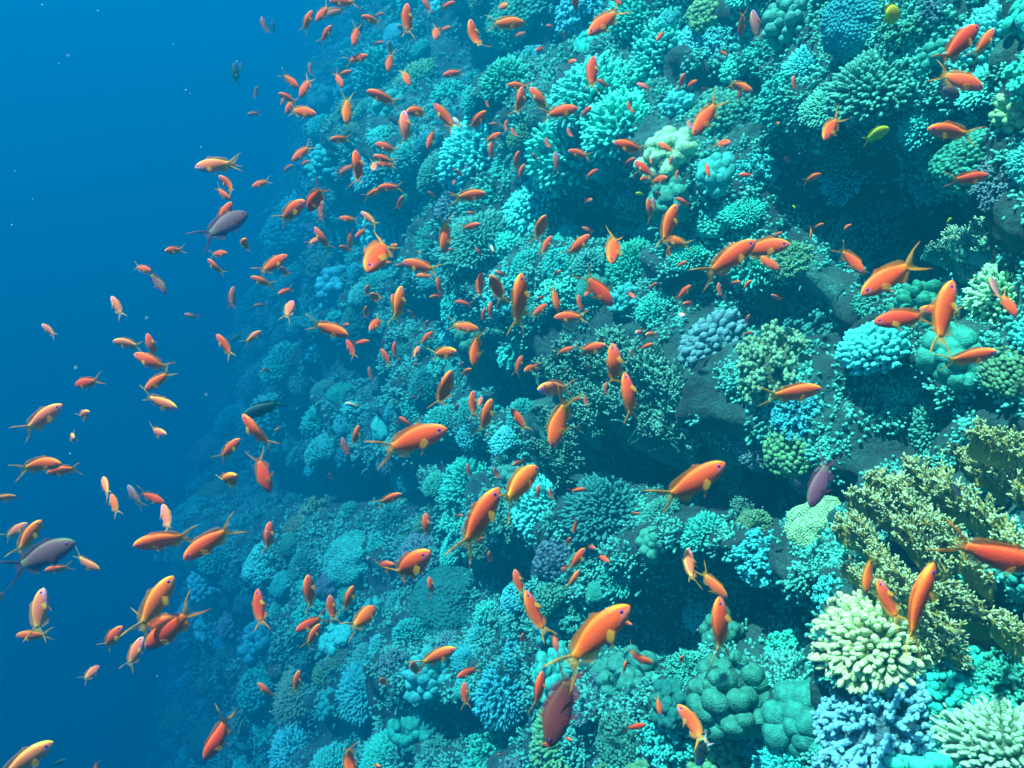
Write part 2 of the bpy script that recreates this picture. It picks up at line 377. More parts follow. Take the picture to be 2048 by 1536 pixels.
def table_coral(seed, n=210):
    rs = np.random.RandomState(seed); a = rs.uniform(0, 6.283, n); q = np.sqrt(rs.uniform(0, 1, n)); edge_ = 1+.14*np.sin(a*3+seed)+.08*np.sin(a*7)
    P = np.stack([q*edge_*np.cos(a), q*edge_*np.sin(a), .18*q*q-.02], 1)
    g_ = Geo(); fingers(g_, P, np.stack([np.cos(a)*q*.8, np.sin(a)*q*.8, np.ones(n)*.8], 1), rs.uniform(.12, .22, n), .045, .036, rs)
    b_ = Geo(); ph = np.linspace(0, 2*np.pi, 37)[:-1]; ed = 1+.14*np.sin(ph*3+seed)+.08*np.sin(ph*7)
    rows = [(.0, .0), (.5, .03), (1, .16), (1.02, .1), (.5, -.06), (.14, -.35), (.2, -.6)]
    V = np.concatenate([np.stack([r_*ed*np.cos(ph), r_*ed*np.sin(ph), np.full(36, z)], 1) for r_, z in rows]); Q = []
    for i in range(len(rows)-1):
        for j in range(36): Q.append((i*36+j, (i+1)*36+j, (i+1)*36+(j+1) % 36, i*36+(j+1) % 36))
    b_.add(V, Q)
    return [('base', b_.build('coral_base', [M_base])), ('branches', g_.build('coral_branches', [M_coral]))]
CORALS['finger_coral'] = [finger_coral(1, 300, .92), finger_coral(2, 420, .9, .8), finger_coral(3, 230, .72, .65, 1), finger_coral(4, 190, .68, .9, 1), finger_coral(5, 560, .95, .7), finger_coral(7, 900, 1.0, .75), finger_coral(8, 760, 1.05, .6), finger_coral(6, 340, .98, .6)]
CORALS['thick_finger_coral'] = [finger_coral(11, 130, 1.25, .95), finger_coral(12, 190, 1.2, .85), finger_coral(13, 110, 1.2, .8), finger_coral(14, 470, 1.12, .8)]
CORALS['cauliflower_coral'] = [knobby_coral(21, 70, 9), knobby_coral(22, 95, 8, .7), knobby_coral(23, 56, 11, .9), knobby_coral(24, 110, 7, .6)]
CORALS['lobed_coral'] = [lobed_coral(31, 44, .75, .22), lobed_coral(32, 60, .8, .19), lobed_coral(33, 26, .7, .3), lobed_coral(34, 46, .9, .19, 1.5), lobed_coral(35, 70, .5, .2, .5)]
CORALS['honeycomb_coral'] = [honeycomb_coral(41, 220), honeycomb_coral(42, 330), honeycomb_coral(43, 170, .8), honeycomb_coral(44, 420, .55)]
CORALS['mound_coral'] = [mound_coral(51), mound_coral(52, .6), mound_coral(53, 1)]
CORALS['table_coral'] = [table_coral(61), table_coral(62, 260)]
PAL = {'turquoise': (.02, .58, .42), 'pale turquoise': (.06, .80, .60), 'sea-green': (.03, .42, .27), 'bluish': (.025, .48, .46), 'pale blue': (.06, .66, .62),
       'lavender-grey': (.09, .25, .27), 'yellow-green': (.13, .48, .20), 'pale yellow': (.42, .62, .24), 'cream': (.34, .78, .42), 'violet-blue': (.13, .45, .47),
       'olive': (.02, .17, .11), 'mustard': (.29, .34, .07), 'tan': (.13, .35, .18), 'mauve': (.10, .27, .30), 'dark teal': (.01, .22, .18), 'grey-green': (.05, .40, .27), 'dull olive': (.09, .34, .14)}
PLACED = []                                            # (px, py, r px)
LAND = []                                              # named corals used as landmarks: (px, py, r, phrase)
def frame(axis, spin):
    z = norm(axis); x = norm(np.cross([.2, .9, .4], z)); y = np.cross(z, x)
    c, s = math.cos(spin), math.sin(spin)
    return np.stack([x*c+y*s, -x*s+y*c, z], 1)
def put_coral(kind, px, py, rpx, colour, label=None, var=None, up=.55, sink=.15, toward=.0, squeeze=None):
    hp = hit(px, py)
    if hp is None: return None
    P, n_, z = hp
    R = rpx*z/FPX
    ax = norm(OUTW*.75 + np.array([0, 0, 1])*up - CF*toward + norm(n_)*.35 + npr.normal(0, .13, 3))
    P = P - ax*R*sink
    sh = P + ax*R*.32; qx, qy, _ = project(sh[None]); hp2 = hit(2*px-qx[0], 2*py-qy[0])
    if hp2 is not None and abs(hp2[2]-z) < .25*z: P = hp2[0] - ax*R*sink
    vs_ = CORALS[kind]; parts = vs_[var % len(vs_) if var is not None else rnd.randrange(len(vs_))]
    F = frame(ax, rnd.uniform(0, 6.28)); sz = squeeze or (rnd.uniform(.82, 1.22), rnd.uniform(.82, 1.22), rnd.uniform(.75, 1.1))
    M = Matrix([[*(F[i]*R*np.array(sz)), P[i]] for i in range(3)] + [[0, 0, 0, 1]])
    j = np.array(PAL[colour])*npr.uniform(.62, 1.0)*npr.uniform(.92, 1.08, 3)
    if len(parts) == 1:
        root = link(kind, parts[0][1], None, j, M)
    else:
        root = bpy.data.objects.new(kind, None); col.objects.link(root); root.empty_display_size = .1; root.matrix_world = M
        for nm, me in parts:
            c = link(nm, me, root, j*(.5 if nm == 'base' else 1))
    root['category'] = 'coral'
    root['group'] = kind.replace('_', ' ') + 's on the reef slope'
    PLACED.append((px, py, rpx)); root['_c'] = colour; root['_px'] = px; root['_py'] = py; root['_r'] = rpx
    if label: root['label'] = label; LAND.append((px, py, rpx, label[1] if isinstance(label, tuple) else label))
    return root
# ------------------------------------------------------------------ fire corals: upright blades with pale branched margins
def fire_blade(width, height, seed, mat):
    """a low upright sheet that breaks up into a lattice of forking branches with pale tips"""
    rs = np.random.RandomState(seed); nw, nh = 30, 6
    x = np.linspace(-.5, .5, nw)*width
    env = lambda xx: height*(np.clip(1-np.abs(2*xx/width)**3*.65, .2, 1) + .3*np.array([noise.noise(Vector((q*7, seed*2.3, 0))) for q in np.atleast_1d(xx)]))
    fold = lambda xx: np.array([noise.noise(Vector((q*6, seed*.7, 9)))*.3*height for q in np.atleast_1d(xx)])
    V = []; th = .05*height; top = env(x)*.36; f = fold(x)
    for side in (1, -1):
        for j in range(nh):
            t = j/(nh-1); zz = -.3*height+(top+.3*height)*t
            rip = np.array([noise.noise(Vector((q*30, t*5, seed+side)))*.07*height for q in x])
            V.append(np.stack([x, f+side*th*(1.2-.7*t)+rip, zz+rs.normal(0, .03*height, nw)*t], 1))
    V = np.concatenate(V); Q = []
    for s_ in range(2):
        for j in range(nh-1):
            for i in range(nw-1):
                q = [s_*nh*nw+j*nw+i, s_*nh*nw+j*nw+i+1, s_*nh*nw+(j+1)*nw+i+1, s_*nh*nw+(j+1)*nw+i]; Q.append(q if s_ == 1 else q[::-1])
    for i in range(nw-1): Q.append(((nh-1)*nw+i, (nh-1)*nw+i+1, (2*nh-1)*nw+i+1, (2*nh-1)*nw+i))
    for j in range(nh-1):
        for i in (0, nw-1): Q.append((j*nw+i, (j+1)*nw+i, nh*nw+(j+1)*nw+i, nh*nw+j*nw+i))
    g_ = Geo(); g_.add(V, Q)
    n = int(20+width/height*(30 if mat is M_fire else 40)); xs_ = rs.uniform(-.49, .49, n)*width; e = env(xs_)
    P = np.stack([xs_, fold(xs_)+rs.normal(0, .05*height, n), e*rs.uniform(-.1, .35, n)], 1)
    d = np.stack([rs.normal(0, .35, n), rs.normal(0, .28, n), np.ones(n)], 1); L = e*rs.uniform(.3, .45, n)
    r = (.034 if mat is M_fire else .04)*height
    fingers(g_, P, d, L, r*1.1, r*.8, rs, .1, tip=False)
    P1 = P+norm(d)*L[:, None]*.85
    for _ in range(3):
        d1 = norm(d)+np.stack([rs.normal(0, .6, n), rs.normal(0, .32, n), rs.normal(0, .15, n)], 1); L1 = e*rs.uniform(.14, .3, n)
        fingers(g_, P1, d1, L1, r*.8, r*.66, rs, .12, tip=False)
        P2 = P1+norm(d1)*L1[:, None]*.8
        for _ in range(2):
            d2 = norm(d1)+np.stack([rs.normal(0, .5, n), rs.normal(0, .35, n), np.full(n, .3)], 1)
            fingers(g_, P2, d2, e*rs.uniform(.07, .17, n), r*.62, r*.55, rs, .15)
    return g_.build('fire_coral_plate', [mat])
def fire_coral(label, phrase, centre, rpx, rows, colour, tipcol, seed, upv=(-.25, .85, .45)):
    """rows: (x0,y0,x1,y1,height px): one blade along each line of the reef face"""
    hp = hit(*centre); root = bpy.data.objects.new('fire_coral', None); col.objects.link(root); root.location = hp[0]; root.empty_display_size = .1
    bpy.context.view_layer.update()
    upw = norm(CR*upv[0]+CU*upv[1]-CF*upv[2])
    for k, (x0, y0, x1, y1, hh) in enumerate(rows):
        za = hit(x0, y0)[2]*.55+hp[2]*.42; zb = hit(x1, y1)[2]*.55+hp[2]*.42
        za = za*.93; zb = zb*.93; hh = hh*(1.3 if colour == 'mustard' else 1.75); A = unproject(x0, y0, za); B = unproject(x1, y1, zb)
        width = np.linalg.norm(B-A); height = hh*hp[2]/FPX
        pl = fire_blade(width, height, seed+k, M_fire_dark if colour == 'olive' else M_fire)
        X = norm(B-A); Z = norm(upw - X*(upw@X)); Y = np.cross(Z, X)
        C = (A+B)/2 - Z*height*.8
        M = Matrix([[X[i], Y[i], Z[i], C[i]] for i in range(3)] + [[0, 0, 0, 1]])
        o = link('plate', pl, root, np.array(PAL[colour])*npr.uniform(.8, 1.15)); o.matrix_parent_inverse = root.matrix_world.inverted(); o.matrix_world = M
    b_ = Geo(); rs = np.random.RandomState(seed)
    Rb = rpx*.4*hp[2]/FPX
    blob(b_, (0, 0, 0), Rb, rs, (1.1, .9, .5), .5, 2.4, (30, 18), OUTW)
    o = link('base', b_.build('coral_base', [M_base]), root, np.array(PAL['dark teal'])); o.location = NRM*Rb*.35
    tag(root, label, 'coral', 'fire corals on the reef slope'); LAND.append((*centre, rpx, phrase)); PLACED.extend([((x0*(1-q)+x1*q), (y0*(1-q)+y1*q)-hh*.5, 45) for x0, y0, x1, y1, hh in rows for q in (.1, .5, .9)])
    root['_px'] = centre[0]; root['_py'] = centre[1]; root['_r'] = rpx
    return root
fire_coral('large mustard fire coral of pale-tipped plates at the right edge', 'large mustard fire coral', (1850, 1040), 200,
           [(1660, 1010, 1830, 1130, 60), (1690, 950, 1900, 1100, 62), (1735, 905, 1990, 1120, 66), (1800, 890, 2060, 1070, 66), (1700, 1090, 1900, 1290, 60),
            (1800, 1140, 1960, 1330, 60), (1880, 1130, 2080, 1290, 66), (1860, 860, 2080, 960, 64), (1950, 840, 2100, 890, 60), (1980, 1210, 2110, 1330, 60)],
           'mustard', (.50, .60, .36), 300)
fire_coral('dark olive fire coral fans with white tips in the middle of the reef', 'dark olive fire coral fans', (1240, 745), 170,
           [(1080, 690, 1200, 790, 44), (1110, 650, 1260, 760, 48), (1190, 645, 1400, 790, 50), (1240, 700, 1460, 845, 52), (1230, 675, 1430, 800, 50), (1150, 730, 1330, 850, 46), (1270, 740, 1485, 880, 48), (1200, 760, 1380, 850, 44),
            (1090, 800, 1180, 930, 40), (1070, 870, 1150, 960, 36), (1290, 830, 1430, 900, 36), (1100, 740, 1200, 830, 40)],
           'olive', (.30, .66, .54), 340)
fire_coral('white-edged fire coral plates near the upper right edge', 'white-edged fire coral plates', (1970, 440), 85,
           [(1890, 440, 2000, 470, 34), (1960, 425, 2070, 480, 40), (1900, 485, 2060, 505, 40), (1870, 470, 1950, 500, 28)], 'grey-green', (.5, .85, .72), 380)
fire_coral('thin fire coral branches rising from the dark hollow', 'thin fire coral branches by the hollow', (1450, 960), 70,
           [(1430, 930, 1500, 1000, 26), (1400, 900, 1440, 930, 22), (1470, 985, 1530, 1040, 24)], 'olive', (.3, .65, .55), 400)
# ------------------------------------------------------------------ the corals one can name in the photograph
NAMED = [
 ('thick_finger_coral', 1412, 680, 74, 'lavender-grey', 'lavender-grey thick-fingered coral standing out from the dark reef', 'lavender-grey coral', 0),
 ('thick_finger_coral', 1745, 690, 72, 'pale blue', 'pale blue thick-fingered coral on the rim of the green lobed coral', 'pale blue thick-fingered coral', 1),
 ('thick_finger_coral', 1745, 1262, 138, 'pale yellow', 'big pale yellow thick-fingered coral below the mustard fire coral', 'big pale yellow finger coral', 3),
 ('finger_coral', 1995, 1492, 115, 'cream', 'cream finger coral in the bottom right corner', 'cream finger coral in the corner', 1),
 ('cauliflower_coral', 1745, 1440, 135, 'violet-blue', 'violet-blue knobby coral under the pale yellow finger coral', 'violet-blue knobby coral', 1),
 ('cauliflower_coral', 1655, 1180, 48, 'bluish', 'narrow bluish coral on the left rim of the pale yellow finger coral', 'narrow bluish rim coral', 0),
 ('lobed_coral', 1455, 1395, 105, 'grey-green', 'large smooth grey-green lobed coral near the bottom', 'large lobed coral', 1),
 ('lobed_coral', 1590, 1425, 80, 'sea-green', 'smooth rounded lobes in shade beside the violet-blue knobby coral', 'shaded smooth lobed coral', 2),
 ('lobed_coral', 1325, 300, 82, 'cream', 'bright pale lobed coral on the sunlit shoulder of the reef', 'bright pale lobed coral', 1),
 ('lobed_coral', 1335, 390, 60, 'grey-green', 'grey-green lobed coral under the bright pale one', 'grey-green lobed coral', 0),
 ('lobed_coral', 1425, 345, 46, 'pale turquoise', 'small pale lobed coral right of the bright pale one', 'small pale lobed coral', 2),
 ('honeycomb_coral', 1440, 215, 78, 'grey-green', 'honeycomb coral with pale knobs above the bright pale lobed coral', 'upper honeycomb coral', 1),
 ('cauliflower_coral', 1500, 235, 50, 'dark teal', 'dark teal bushy coral beside the upper honeycomb coral', 'dark teal bushy coral', 0),
 ('finger_coral', 1610, 118, 52, 'pale blue', 'domed pale blue finger coral near the top right', 'domed pale blue finger coral', 4),
 ('finger_coral', 1735, 165, 88, 'grey-green', 'wide grey-green finger coral near the top right', 'wide grey-green finger coral', 1),
 ('lobed_coral', 1575, 32, 58, 'grey-green', 'folded lobed coral cut by the top edge', 'folded lobed coral at the top edge', 3),
 ('finger_coral', 1985, 62, 95, 'pale blue', 'pale blue finger coral in the top right corner', 'top right corner finger coral', 0),
 ('honeycomb_coral', 1930, 310, 82, 'sea-green', 'sea-green honeycomb dome behind the fish at upper right', 'sea-green honeycomb dome', 1),
 ('cauliflower_coral', 1995, 355, 55, 'lavender-grey', 'lavender bushy coral against the right edge', 'lavender bushy coral', 3),
 ('lobed_coral', 2035, 215, 58, 'cream', 'cream lumpy coral cut by the right edge', 'cream lumpy coral', 3),
 ('finger_coral', 1990, 575, 85, 'cream', 'pale many-branched finger coral at the right edge', 'pale branched coral at the right edge', 2),
 ('lobed_coral', 1840, 605, 62, 'sea-green', 'green lobed coral left of the pale branched coral', 'green lobed coral', 3),
 ('lobed_coral', 1905, 700, 70, 'sea-green', 'loose green lumps under the pale branched coral', 'loose green lumps', 2),
 ('honeycomb_coral', 2015, 730, 62, 'yellow-green', 'yellow-green knobbed coral at the right edge', 'yellow-green knobbed coral', 0),
 ('lobed_coral', 1840, 805, 26, 'pale turquoise', 'little pale turquoise lump above the mustard fire coral', 'little pale lump', 2),
 ('finger_coral', 1860, 850, 62, 'grey-green', 'grey-green finger coral above the mustard fire coral', 'grey-green finger coral above the fire coral', 0),
 ('finger_coral', 1735, 440, 85, 'dark teal', 'dark finger coral in the shaded upper right hollow', 'dark finger coral in the hollow', 2),
 ('cauliflower_coral', 1640, 610, 95, 'dark teal', 'broad dark bushy coral right of the lavender-grey coral', 'broad dark bushy coral', 1),
 ('cauliflower_coral', 1588, 815, 66, 'bluish', 'rounded bluish fine-branched coral above the honeycomb coral', 'rounded bluish coral', 1),
 ('honeycomb_coral', 1580, 885, 60, 'yellow-green', 'yellow-green honeycomb coral under the rounded bluish coral', 'yellow-green honeycomb coral', 0),
 ('finger_coral', 1190, 1015, 92, 'dark teal', 'round dark finger coral with pale tips below the fire coral fans', 'round dark finger coral', 4),
 ('finger_coral', 1400, 1055, 58, 'turquoise', 'turquoise finger coral right of the brain coral', 'turquoise finger coral by the brain coral', 0),
 ('lobed_coral', 1298, 1085, 46, 'grey-green', 'fat-folded brain coral beside the dark hollow', 'brain coral', 2),
 ('honeycomb_coral', 1100, 1112, 52, 'lavender-grey', 'grey knobbed coral column beside the round dark finger coral', 'grey knobbed column', 2),
 ('honeycomb_coral', 1500, 1045, 50, 'yellow-green', 'yellow-green coral left of the bright pale dome', 'yellow-green coral', 1),
 ('mound_coral', 1625, 1035, 58, 'cream', 'bright pale domed coral left of the mustard fire coral', 'bright pale dome', 1),
 ('cauliflower_coral', 1530, 1110, 78, 'bluish', 'bluish bushy coral below the bright pale dome', 'bluish bushy coral below the pale dome', 2),
 ('mound_coral', 1190, 1178, 26, 'sea-green', 'small green mound beside the dark hollow', 'small green mound', 0),
 ('cauliflower_coral', 1140, 1225, 40, 'sea-green', 'small sea-green bushy coral left of the small green mound', 'small sea-green bush', 0),
 ('cauliflower_coral', 1330, 1485, 66, 'turquoise', 'turquoise bushy coral left of the large lobed coral', 'turquoise bushy coral', 2),
 ('honeycomb_coral', 1230, 1478, 56, 'grey-green', 'grey-green knobbed coral at the bottom edge', 'grey-green knobbed coral at the bottom', 1),
 ('cauliflower_coral', 975, 1490, 66, 'turquoise', 'pale-topped bushy coral at the bottom edge', 'bushy coral at the bottom edge', 3),
 ('lobed_coral', 855, 1345, 56, 'pale turquoise', 'pale lumpy coral below the sandy patch', 'pale lumpy coral', 3),
 ('lobed_coral', 820, 1450, 50, 'turquoise', 'column of turquoise lumps near the bottom edge', 'column of turquoise lumps', 0),
 ('finger_coral', 712, 1380, 62, 'bluish', 'round blue-green finger coral lower left of the reef', 'round blue-green finger coral', 4),
 ('finger_coral', 710, 1450, 44, 'turquoise', 'finely tipped coral under the round blue-green one', 'finely tipped coral', 1),
 ('finger_coral', 1000, 1385, 62, 'bluish', 'bluish finger coral with upright branches near the bottom', 'upright bluish finger coral', 2),
 ('finger_coral', 815, 1265, 44, 'turquoise', 'turquoise finger coral beside the dark column', 'turquoise finger coral by the column', 3),
 ('finger_coral', 1130, 290, 100, 'pale turquoise', 'large sunlit turquoise finger coral in the upper middle', 'large sunlit finger coral', 3),  # turquoise coral, painted paler to stand in for sunlight
 ('finger_coral', 1165, 175, 85, 'pale turquoise', 'sunlit turquoise finger coral above the large one', 'upper sunlit finger coral', 2),  # sunlight put into the colour: paler than its turquoise
 ('finger_coral', 1235, 235, 80, 'pale turquoise', 'sunlit finger coral between the large one and the honeycomb', 'sunlit finger coral by the honeycomb', 3),  # paler paint adds to the sunlit look
 ('finger_coral', 1310, 95, 80, 'pale turquoise', 'turquoise finger coral left of the folded lobed coral', 'turquoise finger coral near the top', 0),  # turquoise lightened in the colour, as if in brighter sun
 ('honeycomb_coral', 1390, 62, 46, 'pale blue', 'pale knobbed dome near the top edge', 'pale knobbed dome', 1),
 ('cauliflower_coral', 1450, 68, 52, 'pale blue', 'pale blue bushy coral near the top edge', 'pale blue bushy coral', 1),
 ('finger_coral', 1265, 20, 60, 'turquoise', 'finger coral cut by the top edge', 'finger coral at the top edge', 2),
 ('honeycomb_coral', 1425, 8, 54, 'yellow-green', 'yellow-green knobbed coral cut by the top edge', 'yellow-green coral at the top edge', 0),
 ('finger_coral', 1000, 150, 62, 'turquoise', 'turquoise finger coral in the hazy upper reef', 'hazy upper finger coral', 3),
 ('finger_coral', 935, 290, 82, 'pale turquoise', 'bushy turquoise finger coral at the upper left of the reef', 'bushy finger coral at the upper left', 2),  # lightened colour imitates the sunlit upper reef
 ('finger_coral', 1050, 400, 64, 'pale turquoise', 'pale finger coral in the middle of the upper reef', 'pale finger coral', 0),  # pale tone is sunlight painted into the coral's colour
 ('table_coral', 848, 468, 38, 'turquoise', 'flat fan-shaped table coral at the hazy reef edge', 'flat table coral', 0),
 ('finger_coral', 1255, 520, 62, 'turquoise', 'turquoise finger coral left of the dark hollow', 'turquoise finger coral by the hollow', 4),
 ('mound_coral', 1178, 572, 34, 'sea-green', 'smooth sea-green mound among finger corals', 'smooth sea-green mound', 0),
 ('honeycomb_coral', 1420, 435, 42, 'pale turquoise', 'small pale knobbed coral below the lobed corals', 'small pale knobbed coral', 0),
 ('mound_coral', 905, 738, 26, 'sea-green', 'round green mound behind the middle fish', 'round green mound', 2),
 ('finger_coral', 882, 832, 36, 'pale turquoise', 'small white-tipped finger coral above the middle fish', 'small white-tipped finger coral', 1),
 ('mound_coral', 760, 848, 30, 'pale turquoise', 'small pale dome on the hazy slope', 'small pale dome', 1),
 ('finger_coral', 630, 835, 44, 'turquoise', 'finger coral at the hazy left edge of the reef', 'finger coral at the left edge', 0),
 ('finger_coral', 810, 950, 42, 'bluish', 'bluish finger coral below the middle fish', 'bluish finger coral', 4),
 ('mound_coral', 842, 1000, 26, 'sea-green', 'plain green mound below the bluish finger coral', 'plain green mound', 0),
 ('finger_coral', 925, 960, 60, 'turquoise', 'turquoise finger coral left of the pair of orange fish', 'turquoise finger coral by the pair', 1),
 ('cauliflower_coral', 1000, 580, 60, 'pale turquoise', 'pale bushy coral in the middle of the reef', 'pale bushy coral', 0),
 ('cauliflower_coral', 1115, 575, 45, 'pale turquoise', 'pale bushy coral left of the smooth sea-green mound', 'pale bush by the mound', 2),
]
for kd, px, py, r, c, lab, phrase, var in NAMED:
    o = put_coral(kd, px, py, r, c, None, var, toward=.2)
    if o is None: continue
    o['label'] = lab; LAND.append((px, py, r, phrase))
NAMED_COUNT = len(PLACED)
# ------------------------------------------------------------------ the many smaller corals between them
KW = [('finger_coral', 34), ('cauliflower_coral', 26), ('lobed_coral', 12), ('honeycomb_coral', 14), ('mound_coral', 4), ('thick_finger_coral', 6), ('table_coral', 3)]
CW = [('turquoise', 26), ('pale turquoise', 16), ('sea-green', 12), ('bluish', 5), ('pale blue', 4), ('grey-green', 14), ('lavender-grey', 4), ('dark teal', 7), ('dull olive', 5), ('yellow-green', 2), ('tan', 5), ('mauve', 1)]
def pick(ws):
    t = rnd.uniform(0, sum(w_ for _, w_ in ws))
    for k_, w_ in ws:
        t -= w_
        if t <= 0: return k_
    return ws[0][0]
FILL = []
tries = 0
while len(FILL) < 420 and tries < 40000:
    tries += 1
    px, py = rnd.uniform(330, 2090), rnd.uniform(-30, 1570)
    hp = hit(px, py)
    if hp is None or hp[2] > 16: continue
    R = rnd.choice((.06, .09, .12, .15, .19))*(1+.12*max(0, hp[2]-2)); r = R*FPX/hp[2]
    r = max(14, min(r, 88))
    if any(((px-g_[0])/(g_[2]*.75+r*.55))**2+((py-g_[1])/(g_[3]*.75+r*.55))**2 < 1 for g_ in GULLY[1:]): continue
    if any((px-a_)**2+(py-b_)**2 < (.66*(r+c_))**2 for a_, b_, c_ in PLACED): continue
    o = put_coral(pick(KW), px, py, r, pick(CW), None, toward=.15)
    if o is not None: FILL.append(o)
# ------------------------------------------------------------------ small growth nobody could count
def growth():
    rs = np.random.RandomState(5); g_ = Geo(); P = []; N_ = []; S_ = []
    t_ = 0
    while len(P) < 10000 and t_ < 40000:
        t_ += 1
        px, py = rs.uniform(300, 2100), rs.uniform(-40, 1580); hp = hit(px, py)
        if hp is None or hp[2] > 20: continue
        dark = any(((px-q[0])/q[2])**2+((py-q[1])/q[3])**2 < .75 for q in GULLY[1:])
        if dark and rs.rand() < .8: continue
        if any((px-a_)**2+(py-b_)**2 < (.8*c_)**2 for a_, b_, c_ in PLACED[:NAMED_COUNT]): continue
        P.append(hp[0]); N_.append(norm(norm(hp[1])*.6+OUTW*.5+np.array([0, 0, .5]))); S_.append((.006+.0049*hp[2])*rs.uniform(.5, 1.4))
    P = np.array(P); N_ = np.array(N_); S_ = np.array(S_); n = len(P)
    for k in range(9):
        o = rs.normal(0, 1, (n, 3)); o -= N_*(np.sum(o*N_, 1, keepdims=True)*.85); d = norm(N_+o*.45)
        fingers(g_, P+o*(S_*.55)[:, None]-N_*(S_*.45)[:, None], d, S_*rs.uniform(.5, 1.1, n), S_*.17, S_*rs.uniform(.15, .27, n), rs, .2)
    me = g_.build('coral_growth', [M_coral])
    o = link('coral_growth', me, None, (.03, .30, .22)); tag(o, 'dense small coral growth and rubble covering the reef rock', kind='stuff')
growth()
# ------------------------------------------------------------------ fish
XS = np.array([.5, .49, .465, .42, .36, .28, .18, .06, -.05, -.14, -.21, -.26])
UPP = np.array([.004, .026, .053, .086, .113, .136, .147, .138, .113, .080, .055, .046])
DNN = np.array([.006, .026, .047, .072, .097, .119, .134, .131, .11, .078, .052, .044])
WID = np.array([.004, .018, .034, .050, .064, .074, .078, .070, .055, .037, .022, .014])
def fish_parts(tag_, bend=0.0, hs=1.0, fork=1.0, fine=True, face=True):
    """meshes of one fish pose: x forward, z dorsal; bend curls the tail sideways"""
    def bendf(V):
        V = np.array(V, float)
        if bend == 0: return V
        x = V[:, 0]; s = np.clip(.2-x, 0, None); k = bend*1.9
        th = k*s; ax = np.where(s > 0, .2-np.sin(th)/k, x); ay = np.where(s > 0, (1-np.cos(th))/k, 0)
        return np.stack([np.where(s > 0, ax+V[:, 1]*np.sin(th), x), ay+V[:, 1]*np.cos(th), V[:, 2]], 1)
    nx, ns = (24, 16) if fine else (14, 10)
    t = np.linspace(0, 1, nx)**1.15; xs = .5-.76*t
    up = np.interp(-xs, -XS, UPP)*hs; dn = np.interp(-xs, -XS, DNN)*hs; wd = np.interp(-xs, -XS, WID)*(1+.25*(hs-1))
    if fine:
        k3 = np.array([.25, .5, .25])
        for a_ in (up, dn, wd):
            b_ = a_.copy(); b_[1:-1] = a_[:-2]*.25+a_[1:-1]*.5+a_[2:]*.25; a_[:] = b_
    an = np.arange(ns)*2*np.pi/ns
    V = []; tint = []
    for i in range(nx):
        for a_ in an:
            s_, c_ = math.sin(a_), math.cos(a_); z = s_*(up[i] if s_ > 0 else dn[i]); y = math.copysign(abs(c_)**.85, c_)*wd[i]
            V.append((xs[i], y, z))
            tc = np.array([1, 1, 1.])
            if s_ > .75: tc = tc*np.array([1.0, 1.0+(.9+2.2*np.clip((xs[i]-.3)/.15, 0, 1))*(s_-.75)/.25, 1.0])       # golden back and brow
            if s_ < -.45: tc = tc*np.array([1.0, 1.0+1.2*(-s_-.45), 1.0+4.5*(-s_-.45)])  # paler belly
            hd = np.clip((xs[i]-.34)/.1, 0, 1)
            if face and hd > 0 and s_ < .3: tc = tc*(1-hd*.75)+np.array([.95, 2.6, 8.0])*hd*.75*(.5+.5*min(1, .6-s_))+tc*hd*.75*(.5-.5*min(1, .6-s_))  # pink face
            st = (xs[i]-.40)*.55+.0                                                  # violet stripe from eye to pectoral fin
            if face and .2 < xs[i] < .4 and abs(z-st) < .017: tc = tc*np.array([.85, 1.5, 7.0])
            if xs[i] < -.12: tc = tc*np.array([1, 1+1.4*(-.12-xs[i])/.14, 1])      # yellowish tail root
            tint.append(tc)
    Q = [(i*ns+j, (i+1)*ns+j, (i+1)*ns+(j+1) % ns, i*ns+(j+1) % ns) for i in range(nx-1) for j in range(ns)]
    V.append((.503, 0, 0)); tint.append(tint[0]); T = [(j, (j+1) % ns, nx*ns) for j in range(ns)]
    V.append((xs[-1]-.004, 0, 0)); tint.append(tint[(nx-1)*ns]); T += [((nx-1)*ns+(j+1) % ns, (nx-1)*ns+j, nx*ns+1) for j in range(ns)]
    Q = [q[::-1] for q in Q]; T = [q[::-1] for q in T]
    # make every face point outwards
    Vn = np.array(V)
    out_ = {'body': (bendf(Vn), np.array(Q)[:, ::-1], np.array(T)[:, ::-1], np.array(tint))}
    def fin(Pg, th0, th1, side=None):
        """Pg (n,m,3) grid from root (m=0) to free edge; a thin closed blade"""
        n, m = Pg.shape[:2]; th = np.linspace(th0, th1, m)[None, :, None]
        du = np.gradient(Pg, axis=0); dv = np.gradient(Pg, axis=1); N_ = norm(np.cross(du, dv))
        A = (Pg+N_*th).reshape(-1, 3); B = (Pg-N_*th).reshape(-1, 3); id_ = np.arange(n*m).reshape(n, m); k = n*m
        q = np.stack([id_[:-1, :-1], id_[1:, :-1], id_[1:, 1:], id_[:-1, 1:]], -1).reshape(-1, 4)
        q2 = q[:, ::-1]+k; e = []
        rim = list(id_[:, 0])+list(id_[-1, 1:])+list(id_[-2::-1, -1])+list(id_[0, -2:0:-1])
        for a_, b_ in zip(rim, rim[1:]+rim[:1]): e.append((b_, a_, a_+k, b_+k))
        thin = np.tile(np.linspace(.2, .8, m)[None], (n, 1)).ravel()
        return np.concatenate([A, B]), np.concatenate([q, q2, np.array(e)]), np.concatenate([thin, thin])
    n = 15 if fine else 9
    a = np.linspace(-1, 1, n); m = 6 if fine else 4; s = np.linspace(0, 1, m)
    tipx = -.37-(.15*np.abs(a)**2.4+.045*np.abs(a)**9)*fork; tipz = np.sign(a)*(.165*np.abs(a)**.8+.045*np.abs(a)**6)*(.6+.4*fork)
    root = np.stack([np.full(n, -.245), np.zeros(n), a*.04*hs], 1); tip = np.stack([tipx, .012*np.sin(a*5), tipz], 1)
